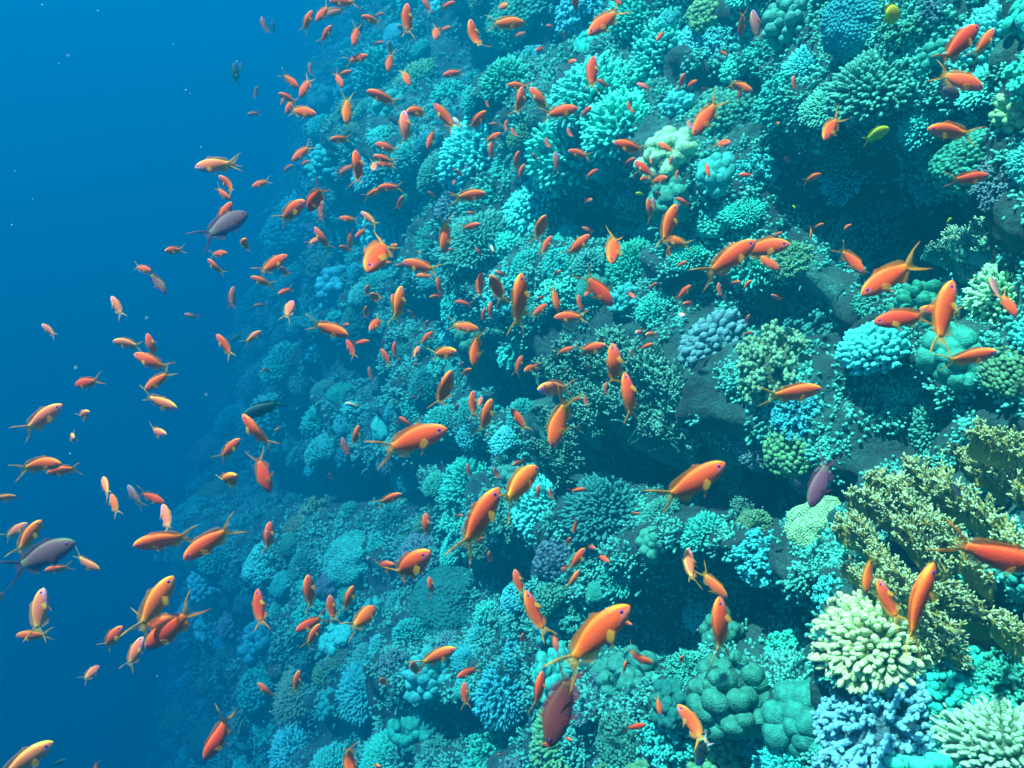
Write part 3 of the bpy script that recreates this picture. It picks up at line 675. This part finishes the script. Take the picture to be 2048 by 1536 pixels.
    g_ = root[:, None]*(1-s)[None, :, None]+tip[:, None]*s[None, :, None]
    g_[:, :, 2] += (np.sign(a)[:, None]*np.sin(np.pi*s)[None]*.02*np.abs(a)[:, None])
    V_, q_, th_ = fin(g_, .006, .0022); th_ = th_*np.concatenate([np.repeat(1-np.abs(a)**2.5, m)]*2)*1.25
    out_['tail_fin'] = (bendf(V_), q_, None, th_)
    t = np.linspace(0, 1, 14 if fine else 8); x = .27-.47*t
    base = np.interp(-x, -XS, UPP)*hs-.012; hgt = (.036+.022*np.exp(-((t-.16)/.06)**2)+.028*t**2)*np.clip(t*9+.25, 0, 1)*np.clip((1-t)*6+.15, 0, 1)
    s = np.linspace(0, 1, 4)
    g_ = np.stack([x[:, None]-s[None]*(.03+.05*t[:, None]), .004*np.sin(t*9)[:, None]*s[None], base[:, None]+(hgt+.012)[:, None]*s[None]], -1)
    V_, q_, th_ = fin(g_, .005, .002); out_['dorsal_fin'] = (bendf(V_), q_, None, th_)
    t = np.linspace(0, 1, 9); x = -.0-.19*t; base = -np.interp(-x, -XS, DNN)*hs+.012; hgt = .085*np.sin(np.pi*np.clip(t*.8+.14, 0, 1))
    g_ = np.stack([x[:, None]-s[None]*.07, 0*t[:, None]*s[None], base[:, None]-(hgt+.01)[:, None]*s[None]], -1)
    V_, q_, th_ = fin(g_, .005, .002); out_['anal_fin'] = (bendf(V_), q_, None, th_)
    if fine:
        for sd in (1, -1):
            t = np.linspace(0, 1, 7); s = np.linspace(0, 1, 5)
            r0 = np.stack([.2-.05*t, sd*(.022+0*t), -.105*hs+.004*t], 1); r1 = np.stack([.05+.06*t-.02*t*t, sd*(.05-.01*t), -.215*hs+.075*t], 1)
            g_ = r0[:, None]*(1-s)[None, :, None]+r1[:, None]*s[None, :, None]; V_, q_, th_ = fin(g_, .004, .0016); out_['pelvic_fin'+('' if sd > 0 else '_')] = (bendf(V_), q_, None, th_)
            r0 = np.stack([.245-.0*t, sd*(.058+0*t), -.01-.05*t], 1); fan = np.deg2rad(-2-34*t); L = .15*np.sin(np.pi*(t*.6+.18))
            r1 = r0+np.stack([-L*np.cos(fan), sd*L*.42, L*np.sin(fan)], 1)
            g_ = r0[:, None]*(1-s)[None, :, None]+r1[:, None]*s[None, :, None]; V_, q_, th_ = fin(g_, .003, .0014); out_['pectoral_fin'+('' if sd > 0 else '_')] = (bendf(V_), q_, None, th_)
    for sd in (1, -1):
        Vs, Qs, Ts = sphere_grid(14, 10) if fine else sphere_grid(8, 6)
        y0 = np.interp(-.405, -XS, WID)
        e = Vs@np.array([[1, 0, 0], [0, 0, 1], [0, -1, 0]])*np.array([.025, .011, .025])+np.array([.405, sd*(y0*.86), .028*hs])
        out_['eye'+('' if sd > 0 else '_')] = (e, Qs, Ts, sd)
    return out_
FM = {}
def fish_meshes(key, bend, hs, fork):
    pr = fish_parts(key, bend, hs, fork, True, key != 'm'); L = []
    for nm, (V, Q, T, x) in pr.items():
        k = nm.rstrip('_')
        if k == 'body': me = mesh_np('fish_body', V, [Q, T], [M_body], attrs={'tint': x})
        elif k == 'eye':
            c = np.concatenate([V[Q].mean(1), V[T].mean(1)]); d = c-np.array([.405, 0, V[:, 2].mean()]); rr = np.hypot(d[:, 0], d[:, 2])
            me = mesh_np('fish_eye', V, [Q, T], [M_iris, M_pupil], mat_idx=(rr < .0125).astype(int))
        else: me = mesh_np('fish_'+k, V, [Q], [M_fin], attrs={'thin': x})
        L.append((k, me))
    # the same fish in one simple mesh, for those too small to show their parts
    pr = fish_parts(key, bend, hs, fork, False, key != 'm'); Vs = []; F4 = []; F3 = []; m4 = []; m3 = []; tn = []; thn = []; n_ = 0
    for nm, (V, Q, T, x) in pr.items():
        mi = 0 if nm == 'body' else 2 if nm.startswith('eye') else 1
        Vs.append(V); F4.append(Q+n_); m4.append(np.full(len(Q), mi))
        if T is not None: F3.append(T+n_); m3.append(np.full(len(T), mi))
        tn.append(x if mi == 0 else np.ones((len(V), 3))); thn.append(x if mi == 1 else np.zeros(len(V))); n_ += len(V)
    me = mesh_np('small_fish', np.concatenate(Vs), [np.concatenate(F4), np.concatenate(F3)], [M_body, M_fin, M_iris], mat_idx=np.concatenate(m4+m3),
                 attrs={'tint': np.concatenate(tn), 'thin': np.concatenate(thn)})
    return L, me
BENDS = (-.9, -.36, -.14, .14, .36, .9)
FM['anthias'] = [fish_meshes('a', b_, 1.05, 1.1) for b_ in BENDS]
FM['male'] = [fish_meshes('m', b_, 1.12, 1.3) for b_ in (-.3, .3)]
FM['slim'] = [fish_meshes('s', b_, .92, .85) for b_ in (-.4, .3)]
FM['deep'] = [fish_meshes('d', b_, 1.5, .75) for b_ in (-.3, .3)]
# one row per fish, read off the photograph tile by tile (tiles of 512 px, three units to the pixel):
# head x, y, tail x, y, depth of body, flags
#  d hazy  P purple  Y yellow damselfish  K black  W pale  G grey  y yellowish  r deep red  p pinkish  D dark blue  C curled tail
TILES = {
(0,0): [(1190,1005,1415,975,95,'p'),(1330,1020,1410,965,60),(1325,1065,1425,1150,60,'C'),(1378,1195,1290,1125,42),(1385,1225,1295,1370,75),
 (1450,1265,1235,1445,150,'P'),(1020,1515,1070,1490,55),(1410,380,1415,500,50,'Dd'),(1490,685,1560,680,32,'rd'),(1495,1450,1440,1500,70),(1360,1520,1260,1525,45),(1440,370,1455,430,30,'Dd')],
(1,0): [(455,15,605,8,50),(370,125,435,25,55),(420,95,530,50,42,'rd'),(640,50,640,95,25,'d'),(335,75,280,185,42),(645,110,745,130,50),(770,85,700,95,26,'d'),
 (455,170,385,245,50),(590,270,605,150,42),(620,190,640,110,40,'Dd'),(765,258,700,258,26,'d'),(38,110,65,200,28,'d'),(100,125,105,205,30,'Dd'),(910,40,905,215,55),
 (865,175,890,175,40,'d'),(1190,15,1105,50,32),(1005,0,1050,75,26),(1080,245,1085,140,55),(1165,170,1110,175,30),(1290,135,1325,315,55,'C'),(1596,135,1405,145,85,'y'),
 (1460,30,1530,40,48,'p'),(665,340,545,365,50),(805,260,805,320,35,'d'),(795,425,810,310,46),(570,428,490,450,36),(520,525,470,430,30),(920,510,880,410,50),(1130,455,1240,425,36),
 (325,380,325,450,25,'d'),(250,525,160,440,36),(270,580,325,460,52),(145,565,240,610,40),(155,635,175,570,30,'d'),(355,690,190,650,62),(185,680,230,580,45),(15,530,-10,575,30,'d'),
 (550,740,540,570,75,'y'),(680,555,845,620,50),(890,675,905,865,52,'p'),(920,690,1030,650,75),(1075,635,1200,775,46),(1185,705,1230,770,25,'W'),(1250,770,1210,765,25,'d'),
 (1375,688,1280,760,65),(870,745,780,690,50,'Dd'),(1035,890,1065,770,46),(455,845,560,825,52),(725,868,850,905,45),(230,960,325,870,60),(322,970,270,985,26),(225,995,155,1025,30,'d'),
 (600,920,640,1110,50,'C'),(580,1000,480,1050,36,'d'),(712,940,830,970,40),(730,985,835,990,46),(715,1030,700,970,45,'p'),(1465,805,1370,850,36),(1412,855,1405,950,26),
 (1505,725,1495,800,30),(1405,745,1460,745,20,'d'),(1385,605,1390,650,18,'d'),(1190,1025,1240,1050,30),(-15,1120,80,1080,45),(305,1240,420,1130,100,'r'),(295,1225,120,1320,100),
 (400,1215,385,1330,36,'d'),(740,1130,870,1115,46),(745,1140,650,1180,46),(885,1185,845,1250,40),(505,1310,605,1320,36),(635,1275,735,1355,30,'p'),(605,1425,660,1365,40),
 (570,1480,560,1390,42,'y'),(510,1485,560,1495,36),(370,1430,325,1465,42,'p'),(360,1375,435,1500,36),(1365,1165,1180,1185,50),(1175,1180,1215,1210,35,'d'),(1035,1155,1075,1185,25),
 (1265,1275,1325,1285,26),(1340,1350,1225,1375,42),(1130,1505,1145,1310,66,'y'),(700,1630,790,1390,165),(850,1480,790,1500,50),(1320,1490,1350,1536,25),(1410,1470,1425,1510,26,'W'),
 (1150,1495,1195,1510,22,'d'),(985,1525,995,1490,22,'d'),(1280,1195,1295,1225,20,'d'),(1185,1110,1195,1070,18,'d')],
(2,0): [(75,200,5,225,35,'d'),(205,150,235,155,20,'p'),(145,315,195,275,36,'r'),(310,195,315,230,22,'d'),(380,378,325,360,36,'y'),(385,35,380,-60,55,'r'),(470,210,650,45,90),(655,30,590,-30,30),
 (870,245,915,180,36),(490,350,465,550,72,'r'),(515,480,580,525,30),(755,500,830,540,36,'p'),(1030,455,1005,525,40),(1100,495,1050,515,35),(1165,540,1130,520,20,'r'),(1290,335,1240,300,26),
 (1385,195,1370,85,62,'r'),(1450,70,1480,240,52,'G'),(1430,550,1290,485,45,'yC'),(1370,530,1365,610,35),(-20,515,105,520,40),(60,535,45,695,46,'C'),(115,535,215,660,42),(380,655,190,690,80),
 (470,655,415,690,40),(695,615,720,690,30),(1095,805,1240,590,100),(1065,780,1060,710,45,'G'),(1290,870,1245,850,52),(335,770,355,835,30,'d'),(205,830,220,900,28),(262,915,270,1035,36,'G'),
 (345,910,465,935,55),(620,862,800,905,70),(880,860,970,915,40,'y'),(960,940,945,995,25),(840,945,825,1005,30,'G'),(735,955,680,975,30,'d'),(745,975,850,1065,50,'r'),(915,1080,845,1080,55),
 (770,1085,815,1060,36),(745,1040,730,1060,20,'d'),(995,1025,975,1085,25,'d'),(40,920,15,1020,50),(75,990,30,1070,36),(125,925,150,970,25),(0,770,25,835,26),(510,1020,440,1065,35),
 (1180,1060,1165,965,40),(1365,1052,1445,1050,22),(990,1190,1065,1235,25),(862,1155,900,1178,22),(745,1162,795,1168,20,'Y'),(815,1200,840,1325,42),(848,1190,855,1270,28,'G'),(475,1205,450,1200,30,'d'),
 (980,1245,885,1480,82),(920,1435,1070,1470,55,'y'),(940,1490,945,1530,40),(195,1315,145,1430,80),(235,1425,170,1530,46),(455,1420,330,1536,56),(425,1365,490,1405,30),(588,1580,636,1385,115),
 (1435,1465,1155,1660,125),(1620,1480,1380,1500,125),(1590,1620,1470,1520,60)],
(3,0): [(810,60,640,120,130,'Y'),(1255,165,1010,390,110,'r'),(1345,190,1245,335,80),(1265,530,1030,430,76),(1180,555,1005,540,100,'P'),(320,845,430,690,100),(710,780,570,840,76,'Y'),(970,780,1230,800,100),
 (1300,1060,1100,1085,70,'r'),(155,460,150,535,28,'d'),(95,950,140,975,30),(310,1048,210,1085,30),(155,1230,160,1250,16,'Y'),(330,1345,270,1365,26),(255,1425,265,1360,30),(495,1350,440,1380,28,'d'),
 (75,1400,35,1415,28),(1100,1312,1065,1335,26,'Y'),(60,745,55,720,20,'d')],
(0,1): [(905,90,800,60,46),(985,220,900,85,62,'G'),(670,250,740,365,52,'p'),(255,415,345,480,46,'p'),(1255,25,1335,115,30),(1400,190,1385,315,46,'rd'),(1110,350,1190,375,36,'rd'),
 (1308,480,1400,600,40),(1385,515,1450,460,30,'Dd'),(1554,455,1470,525,52,'p'),(690,515,860,535,66,'p'),(890,475,935,610,46),(820,595,1000,680,56),(885,800,1020,690,72),(1060,910,850,840,60,'p'),
 (445,775,600,745,76,'r'),(350,905,140,1060,92,'p'),(555,935,450,975,66,'p'),(475,1085,395,1090,66,'p'),(365,1245,120,1250,85,'C'),(300,1300,470,1262,56),(1010,1065,870,1050,76,'p'),
 (1470,965,1611,1165,55),(1435,1105,1310,1225,62),(1440,1310,1290,1390,110,'y'),(1611,1405,1546,1190,82,'r'),(590,1345,690,1430,80,'p'),(655,1440,715,1545,60,'y'),(765,1385,860,1510,56,'Gd'),
 (980,1480,840,1415,46,'r'),(65,1455,-40,1450,62,'p')],
(1,1): [(180,5,20,100,56),(150,75,190,120,50,'d'),(-20,130,95,180,40),(145,230,210,190,40),(-10,300,60,290,26,'d'),(205,270,195,370,66,'p'),(545,475,330,395,72),(560,415,525,410,30,'y'),
 (895,40,1090,85,66),(845,60,900,55,30),(965,118,1060,120,28,'y'),(1090,135,1105,230,36),(680,180,655,235,36),(705,240,735,260,55),(870,195,840,400,86,'y'),(820,235,840,335,36),(915,330,950,375,30,'d'),
 (672,305,650,365,40),(695,445,750,360,62),(1355,110,1335,250,46),(1415,135,1480,265,90),(1435,95,1510,130,26,'d'),(1050,250,1110,240,36),(1200,275,1290,290,36),(1412,280,1400,370,36),
 (1375,315,1350,385,30),(1510,250,1515,285,26),(1320,440,1170,410,72,'y'),(1310,650,1320,450,86),(1195,575,1045,595,88,'y'),(1055,460,980,530,42),(975,545,945,620,42,'p'),(1170,705,1100,920,112),
 (545,510,600,610,42,'r'),(675,512,580,530,32),(755,565,810,655,36),(835,520,825,605,30),(680,670,695,750,36,'d'),(865,615,855,655,26,'d'),(965,650,940,660,26,'p'),(1035,390,1015,425,28,'d'),
 (1290,680,1235,715,46),(1245,640,1225,662,25,'d'),(1125,655,1115,690,25,'D'),(1302,820,1300,965,50),(1355,850,1335,905,36,'p'),(1410,870,1355,1070,72),(1215,890,1195,930,30,'d'),(940,845,970,855,22),
 (990,790,992,825,20,'d'),(540,885,625,905,28,'W'),(865,970,940,1030,32),(838,995,858,1015,20,'d'),(1118,1045,745,1170,130),(615,1025,585,1145,42),(520,1095,550,1195,40,'d'),(125,1045,160,1045,36,'d'),
 (70,695,35,660,36,'Gd'),(445,1305,450,1340,28,'d'),(1272,1250,1275,1320,32),(1432,1270,1450,1335,32),(865,1430,725,1485,62),(1440,1420,1225,1770,165),(1675,1300,1445,1480,180,'y'),(-60,955,160,880,66,'Dd')],
(2,1): [(55,130,40,440,92),(280,330,240,180,62,'y'),(205,295,110,365,52),(155,255,200,250,28,'d'),(400,240,410,330,42),(265,370,440,360,56),(440,240,490,180,42),(590,285,430,105,62,'r'),
 (730,255,705,215,30),(865,165,830,190,28),(290,95,260,105,28,'d'),(1045,38,980,60,32),(1068,182,985,260,38),(1240,165,1245,240,32),(1365,158,1310,158,28),(1435,150,1372,195,32),(1025,290,1095,282,38),
 (1010,345,1045,375,35,'W'),(1420,355,1400,405,28,'d'),(1445,460,1390,465,25),(740,465,800,450,38,'p'),(800,475,870,465,42,'p'),(840,530,765,555,36),(545,540,395,580,82),(525,500,545,530,36),
 (362,555,265,585,46),(605,545,645,800,82,'C'),(680,720,735,980,66),(165,800,350,790,110,'p'),(250,1130,320,830,106,'y'),(715,560,722,605,20,'d'),(58,605,20,710,46),(78,690,150,655,50),(170,645,150,670,30,'d'),
 (455,655,460,675,20,'d'),(315,675,325,700,20,'d'),(0,925,90,1045,46),(370,855,430,865,25),(440,840,440,905,22),(568,760,555,830,25,'d'),(400,1015,402,1045,25,'d'),(1245,1260,900,1490,150),
 (435,1400,345,1410,32),(160,1380,155,1465,30),(225,1400,232,1460,26),(10,1250,60,1235,40)],
(3,1): [(562,100,430,-60,46),(580,220,890,25,105),(1095,180,990,560,106),(665,395,965,355,90,'r'),(915,325,1190,370,66),(1375,130,1350,300,95,'G'),(1475,355,1400,220,66),(1330,200,1235,130,42),
 (1315,580,1085,640,118),(290,800,-10,850,82),(250,1500,395,1190,100,'P'),(20,235,85,265,28),(1130,1430,1120,1350,60,'K'),(200,1400,150,1330,50,'K')],
(0,2): [(150,75,25,160,62,'p'),(235,65,100,250,78,'y'),(440,185,60,350,112,'P'),(280,350,420,330,50),(590,345,440,265,50,'p'),(250,480,225,740,82,'p'),(115,740,290,740,46),(-10,540,15,470,40,'p'),
 (965,-30,1035,110,76,'p'),(835,195,1150,135,96),(1135,265,1395,80,82),(1015,415,830,720,112,'y'),(1115,665,790,690,96),(885,810,1165,590,106,'r'),(735,690,605,835,52),(845,770,770,930,82,'p'),
 (560,950,525,990,60,'p'),(1240,1470,1390,1235,112,'rC'),(275,1410,0,1600,155,'p'),(575,1570,580,1490,32),(390,1490,290,1525,36,'Dd')],
(1,2): [(85,70,70,240,66),(318,385,325,590,56),(10,480,35,690,46,'r'),(448,505,465,660,48),(582,450,530,600,46),(262,695,400,640,76,'r'),(378,680,300,805,46),(690,610,590,670,112,'y'),(1035,230,800,440,165),
 (830,300,710,360,92,'rd'),(1020,15,1025,150,42),(1040,395,1065,505,38),(1365,150,1320,190,40),(1400,235,1410,310,38),(1240,18,1215,20,26,'d'),(1180,820,970,920,106,'y'),(945,890,960,990,56),
 (760,985,770,1050,48),(1220,975,1330,945,62,'r'),(1252,1030,1258,1165,46),(262,955,225,1085,48),(18,1030,95,1115,38),(590,1580,520,1380,66,'C'),(750,1505,710,1545,50),(1450,1450,1490,1460,20),(1412,645,1412,675,16,'d')],
(2,2): [(372,125,385,40,38),(350,150,330,205,36),(430,225,345,360,48),(402,360,330,465,56,'y'),(300,345,330,335,36),(495,215,470,210,32),(575,290,520,265,40),(765,10,705,5,26),(20,355,65,500,38),
 (90,490,190,750,66,'C'),(670,580,300,930,150),(710,665,650,660,42),(240,1360,350,930,200,'R'),(180,975,145,1180,82,'r'),(65,725,65,795,36),(270,830,255,730,26,'rd'),(835,905,680,850,42,'C'),(685,895,665,975,36),
 (1018,855,1015,905,36),(1075,250,1050,420,102,'p'),(1275,505,1130,360,82,'y'),(1240,530,1270,870,102),(890,1210,875,1110,42),(795,1280,680,1300,46,'r'),(1010,1180,1170,1370,102,'yC'),(1085,1310,1165,1335,26),
 (240,1385,165,1410,46),(355,1355,315,1370,36),(1095,1470,1180,1400,110,'Kw')],
(3,2): [(590,470,605,240,96,'y'),(665,420,775,670,66),(970,340,795,800,116),(1610,330,1090,200,132,'r')],
}
# ------------------------------------------------------------------ putting the fish in the water
FCOL = {'': ((.97, .095, .02), (.92, .33, .035), 'orange'), 'y': ((.95, .135, .022), (.92, .40, .04), 'yellowish-orange'), 'p': ((.95, .18, .08), (.88, .36, .12), 'pinkish-orange'),
        'r': ((.84, .055, .016), (.8, .22, .035), 'deep red-orange'), 'P': ((.14, .065, .092), (.17, .05, .10), 'purple'), 'R': ((.15, .024, .03), (.45, .045, .09), 'dark crimson'),
        'Y': ((.42, .40, .008), (.44, .44, .012), 'yellow'), 'K': ((.014, .02, .03), (.02, .025, .04), 'black'), 'D': ((.02, .045, .07), (.02, .045, .07), 'dark blue'),
        'W': ((.70, .52, .38), (.66, .5, .34), 'pale'), 'G': ((.34, .13, .12), (.44, .2, .14), 'greyish-pink')}
FISH = []; SHOAL = []
ALLTRUE = sorted([max(math.hypot(r_[0]-r_[2], r_[1]-r_[3])*1.05, r_[4]/.42)*(.6 if len(r_) > 5 and 'd' in r_[5] else 1) for rows_ in TILES.values() for r_ in rows_ if not (len(r_) > 5 and any(c in r_[5] for c in 'YKDW'))], reverse=True)
CUT = ALLTRUE[298]/3
def heading_words(dx, dy):
    a = math.degrees(math.atan2(dy, dx)) % 360
    return ['heading right', 'heading up-right', 'heading up', 'heading up-left', 'heading left', 'heading down-left', 'heading down', 'heading down-right'][int((a+22.5)//45) % 8]
def nearest_hit(px, py):
    hs_ = [h_ for h_ in (hit(px, py), hit(px-14, py), hit(px+14, py), hit(px, py+14)) if h_ is not None]
    return min((h_[2] for h_ in hs_), default=99)
for (tx_, ty_), rows in TILES.items():
    for row in rows:
        hx, hy, qx, qy, hh = row[:5]; fl = row[5] if len(row) > 5 else ''
        hx = hx/3+tx_*512; qx = qx/3+tx_*512; hy = hy/3+ty_*512; qy = qy/3+ty_*512; hh = hh/3
        dx, dy = hx-qx, -(hy-qy); dist = max(math.hypot(dx, dy), 2)
        ck = next((c for c in fl if c in 'yprPRYKDWG'), '')
        deep = ck in 'YK' and ck != ''
        true = max(dist*1.05, hh/(.55 if deep else .42))
        if ck == 'Y' or ck == 'K': kind = 'deep'
        elif ck in ('P', 'R'): kind = 'male'
        elif hh < .25*dist: kind = 'slim'
        else: kind = 'anthias'
        z = 1.02*(175/true)**.62*rnd.uniform(.92, 1.08)*(1.55 if 'd' in fl else 1)
        mx_, my_ = (hx+qx)/2, (hy+qy)/2
        zr = nearest_hit(mx_, my_)
        z = min(z, zr*.86-.04) if zr < 90 else z
        ratio = min(1, dist*1.05/true); yaw = min(math.acos(ratio), math.radians(66))
        if ratio > .93: yaw = math.radians(rnd.uniform(0, 12))
        away = 1 if rnd.random() < .55 else -1
        if dy > dist*.5: away = 1
        if ck in 'R': away = -1
        dn = np.array([dx, dy])/dist
        X = (CR*dn[0]+CU*dn[1])*math.cos(yaw)+CF*math.sin(yaw)*away
        pl = np.array([-dn[1], dn[0]])
        steep = abs(dn[0]) < .42
        if steep: pl = pl*(-1 if pl[0] > 0 else 1); roll = math.radians(rnd.uniform(12, 42))
        else: pl = pl*(-1 if pl[1] < 0 else 1); roll = math.radians(rnd.uniform(8, 34))
        if ck in ('P', 'R'): roll = math.radians(8)
        Zd = (CR*pl[0]+CU*pl[1])*math.cos(roll)-CF*math.sin(roll)
        Zd = norm(Zd-X*(Zd@X)); Y = np.cross(Zd, X)
        L = true*z/FPX*(1.0 if ck == 'P' else 1.12)
        C = unproject(mx_, my_, z)
        M = Matrix([[X[i]*L, Y[i]*L, Zd[i]*L, C[i]] for i in range(3)] + [[0, 0, 0, 1]])
        if ck not in ('Y', 'K', 'D', 'W') and true*(.6 if 'd' in fl else 1) < CUT:
            SHOAL.append((M, kind, ck)); continue
        vs_ = FM[kind]; vi = rnd.randrange(len(vs_))
        if kind == 'anthias':
            vi = rnd.choice((1, 2, 3, 4))
            if 'C' in fl: vi = rnd.choice((0, 5))
        parts, small = vs_[vi]
        bc, fc, cname = FCOL[ck]
        jt = npr.uniform(.88, 1.1, 3)
        bc = np.minimum(np.array(bc)*jt, .97); fc = np.minimum(np.array(fc)*jt, .97)
        name = {'Y': 'damselfish', 'K': 'damselfish', 'D': 'reef_fish', 'W': 'reef_fish'}.get(ck, 'anthias_fish')
        if true >= 34:
            o = bpy.data.objects.new(name, None); col.objects.link(o); o.matrix_world = M; o.empty_display_size = .02
            for nm, me in parts:
                cc = bc if nm == 'body' else fc
                if nm == 'tail_fin' and 'w' in fl: cc = np.array((.85, .9, .9))
                if nm == 'tail_fin' and ck in ('', 'y', 'p', 'r'): cc = fc*np.array([1, 1.35, 1])
                if nm == 'pectoral_fin' and ck in ('', 'y', 'p', 'r'): cc = np.array((.85, .50, .06))
                link(nm, me, o, cc)
        else:
            o = link(name, small, None, bc, M)
        size = 'large' if true > 120 else 'medium-sized' if true > 62 else 'small' if true > 30 else 'tiny'
        o['category'] = 'fish'
        grp = {'': 'orange fish of the shoal', 'P': 'purple fish among the shoal', 'R': 'purple fish among the shoal', 'Y': 'yellow damselfish on the reef', 'K': 'dark fish by the corals',
               'D': 'dark fish far off in the blue', 'W': 'pale fish', 'G': 'orange fish of the shoal'}.get(ck, 'orange fish of the shoal')
        o['group'] = grp
        FISH.append(dict(o=o, x=mx_, y=my_, size=size, col=cname, head=heading_words(dx, dy), hazy='d' in fl, curl='C' in fl, foreshort=ratio < .72, r=true/2, cat=name))
# the tiny far fish beyond the 300 that show largest
def far_shoal():
    Vs = []; Q = []; T = []; m4 = []; m3 = []; tn = []; n_ = 0
    for M, kind, ck in SHOAL:
        me = FM['slim' if kind == 'slim' else 'anthias'][rnd.randrange(2)][1]
        v = np.empty(len(me.vertices)*3, np.float32); me.vertices.foreach_get('co', v); v = v.reshape(-1, 3)
        A = np.array(M); v = v@A[:3, :3].T+A[:3, 3]
        ti = np.empty(len(v)*4, np.float32); me.attributes['tint'].data.foreach_get('color', ti); ti = ti.reshape(-1, 4)[:, :3]
        for p in me.polygons:
            (Q if len(p.vertices) == 4 else T).append([i+n_ for i in p.vertices]); (m4 if len(p.vertices) == 4 else m3).append(p.material_index)
        Vs.append(v); tn.append(ti*npr.uniform(.85, 1.1)); n_ += len(v)
    me = mesh_np('far_fish', np.concatenate(Vs), [np.array(Q), np.array(T)], [M_body, M_fin, M_iris], mat_idx=m4+m3, attrs={'tint': np.concatenate(tn), 'thin': np.full(n_, .15)})
    o = link('distant_fish', me, None, (.70, .11, .04)); tag(o, 'tiny pale orange fish scattered far off along the reef', kind='stuff')
far_shoal()
# ------------------------------------------------------------------ labels: what it looks like and where it swims
def where_is(x, y, r):
    edge = 590-.21*y
    best = min(LAND, key=lambda q: math.hypot(x-q[0], y-q[1])/(q[2]+25))
    d = math.hypot(x-best[0], y-best[1])
    if x < edge or d > 2.6*(best[2]+25):
        if x < edge:
            return 'in the open blue water' + (' at the far left' if x < 140 else ' near the bottom' if y > 1250 else '')
        return 'over the hazy upper slope' if y < 520 else 'over the hazy left slope' if y < 1050 else 'over the lower left slope'
    if d < best[2]*.8: rel = 'in front of'
    else:
        dx, dy = x-best[0], y-best[1]
        rel = ('right of' if dx > 0 else 'left of') if abs(dx) > abs(dy) else ('below' if dy > 0 else 'above')
    return rel + ' the ' + best[3]
ORD = ['first', 'second', 'third', 'fourth', 'fifth', 'sixth', 'seventh', 'eighth', 'ninth', 'tenth', 'eleventh', 'twelfth']
def settle(items):
    """items: (object, base label, x, y); looks that coincide get an order along the longer side of their spread"""
    by = {}
    for it in items: by.setdefault(it[1].lower(), []).append(it)
    for lst in by.values():
        if len(lst) == 1: lst[0][0]['label'] = lst[0][1]; continue
        xs_ = [i[2] for i in lst]; ys_ = [i[3] for i in lst]; hor = max(xs_)-min(xs_) > max(ys_)-min(ys_)
        lst.sort(key=lambda i: i[2] if hor else i[3]); n_ = len(lst)
        for k, it in enumerate(lst):
            if k == 0: w_ = 'leftmost' if hor else 'topmost'
            elif k == n_-1: w_ = 'rightmost' if hor else 'lowest'
            elif n_ == 3: w_ = 'middle'
            else: w_ = ORD[min(k, 11)] + (' from left' if hor else ' from top')
            it[0]['label'] = w_ + ' ' + it[1]
items = []
for f in FISH:
    look = f['size'] + (' hazy' if f['hazy'] else '') + ' ' + f['col'] + (' damselfish' if f['cat'] == 'damselfish' else ' fish')
    look += ' with curled tail' if f['curl'] else ''
    base = look + ' ' + f['head'] + ' ' + where_is(f['x'], f['y'], f['r'])
    if len(base.split()) > 12: base = base.replace(' with curled tail', '').replace(' hazy', '')
    if len(base.split()) > 12: base = base.replace('finger coral above the fire coral', 'finger coral').replace('the pale branched coral at the right edge', 'the pale branched coral')
    if len(base.split()) > 13: base = base.replace(f['size']+' ', '')
    if len(base.split()) > 12: base = base.replace(' at the upper left', '')
    items.append((f['o'], base, f['x'], f['y']))
settle(items)
items = []
for o in FILL:
    r = o['_r']; z_ = o['_r']
    size = 'broad' if r > 55 else 'small' if r < 26 else 'mid-sized'
    wh = where_is(o['_px'], o['_py'], r)
    wh = wh.replace('in front of', 'beside').replace('in the open blue water', 'at the hazy edge of the blue water')
    wh = wh.replace('over the', 'on the')
    kindw = o.name.split('.')[0].replace('_', ' ')
    items.append((o, f"{size} {o['_c']} {kindw} {wh}", o['_px'], o['_py']))
settle(items)
for o in bpy.data.objects:
    for k in ('_c', '_px', '_py', '_r'):
        if k in o.keys(): del o[k]
for o in bpy.data.objects:
    if 'label' in o.keys() and len(o['label'].split()) > 16: print('LONG', o['label'])
# ------------------------------------------------------------------ plankton drifting in the blue
rs = np.random.RandomState(3); g_ = Geo(); Vs, Qs, Ts = sphere_grid(6, 4)
spots = [(347, 88), (372, 180), (380, 187), (30, 342), (66, 398), (24, 450), (474, 123), (473, 150), (85, 10), (196, 22), (140, 907), (1395, 1260)]
for px, py in spots: g_.add(Vs*rs.uniform(.7, 1.5, 3)*.0011+unproject(px, py, rs.uniform(1.2, 2)), Qs, Ts)
for k in range(25): g_.add(Vs*rs.uniform(.7, 1.5, 3)*.0007+unproject(rs.uniform(0, 2048), rs.uniform(0, 1536), rs.uniform(.7, 1.25)), Qs, Ts)
tag(link('plankton', g_.build('plankton', [M_snow])), 'white specks of plankton drifting in the water', kind='stuff')
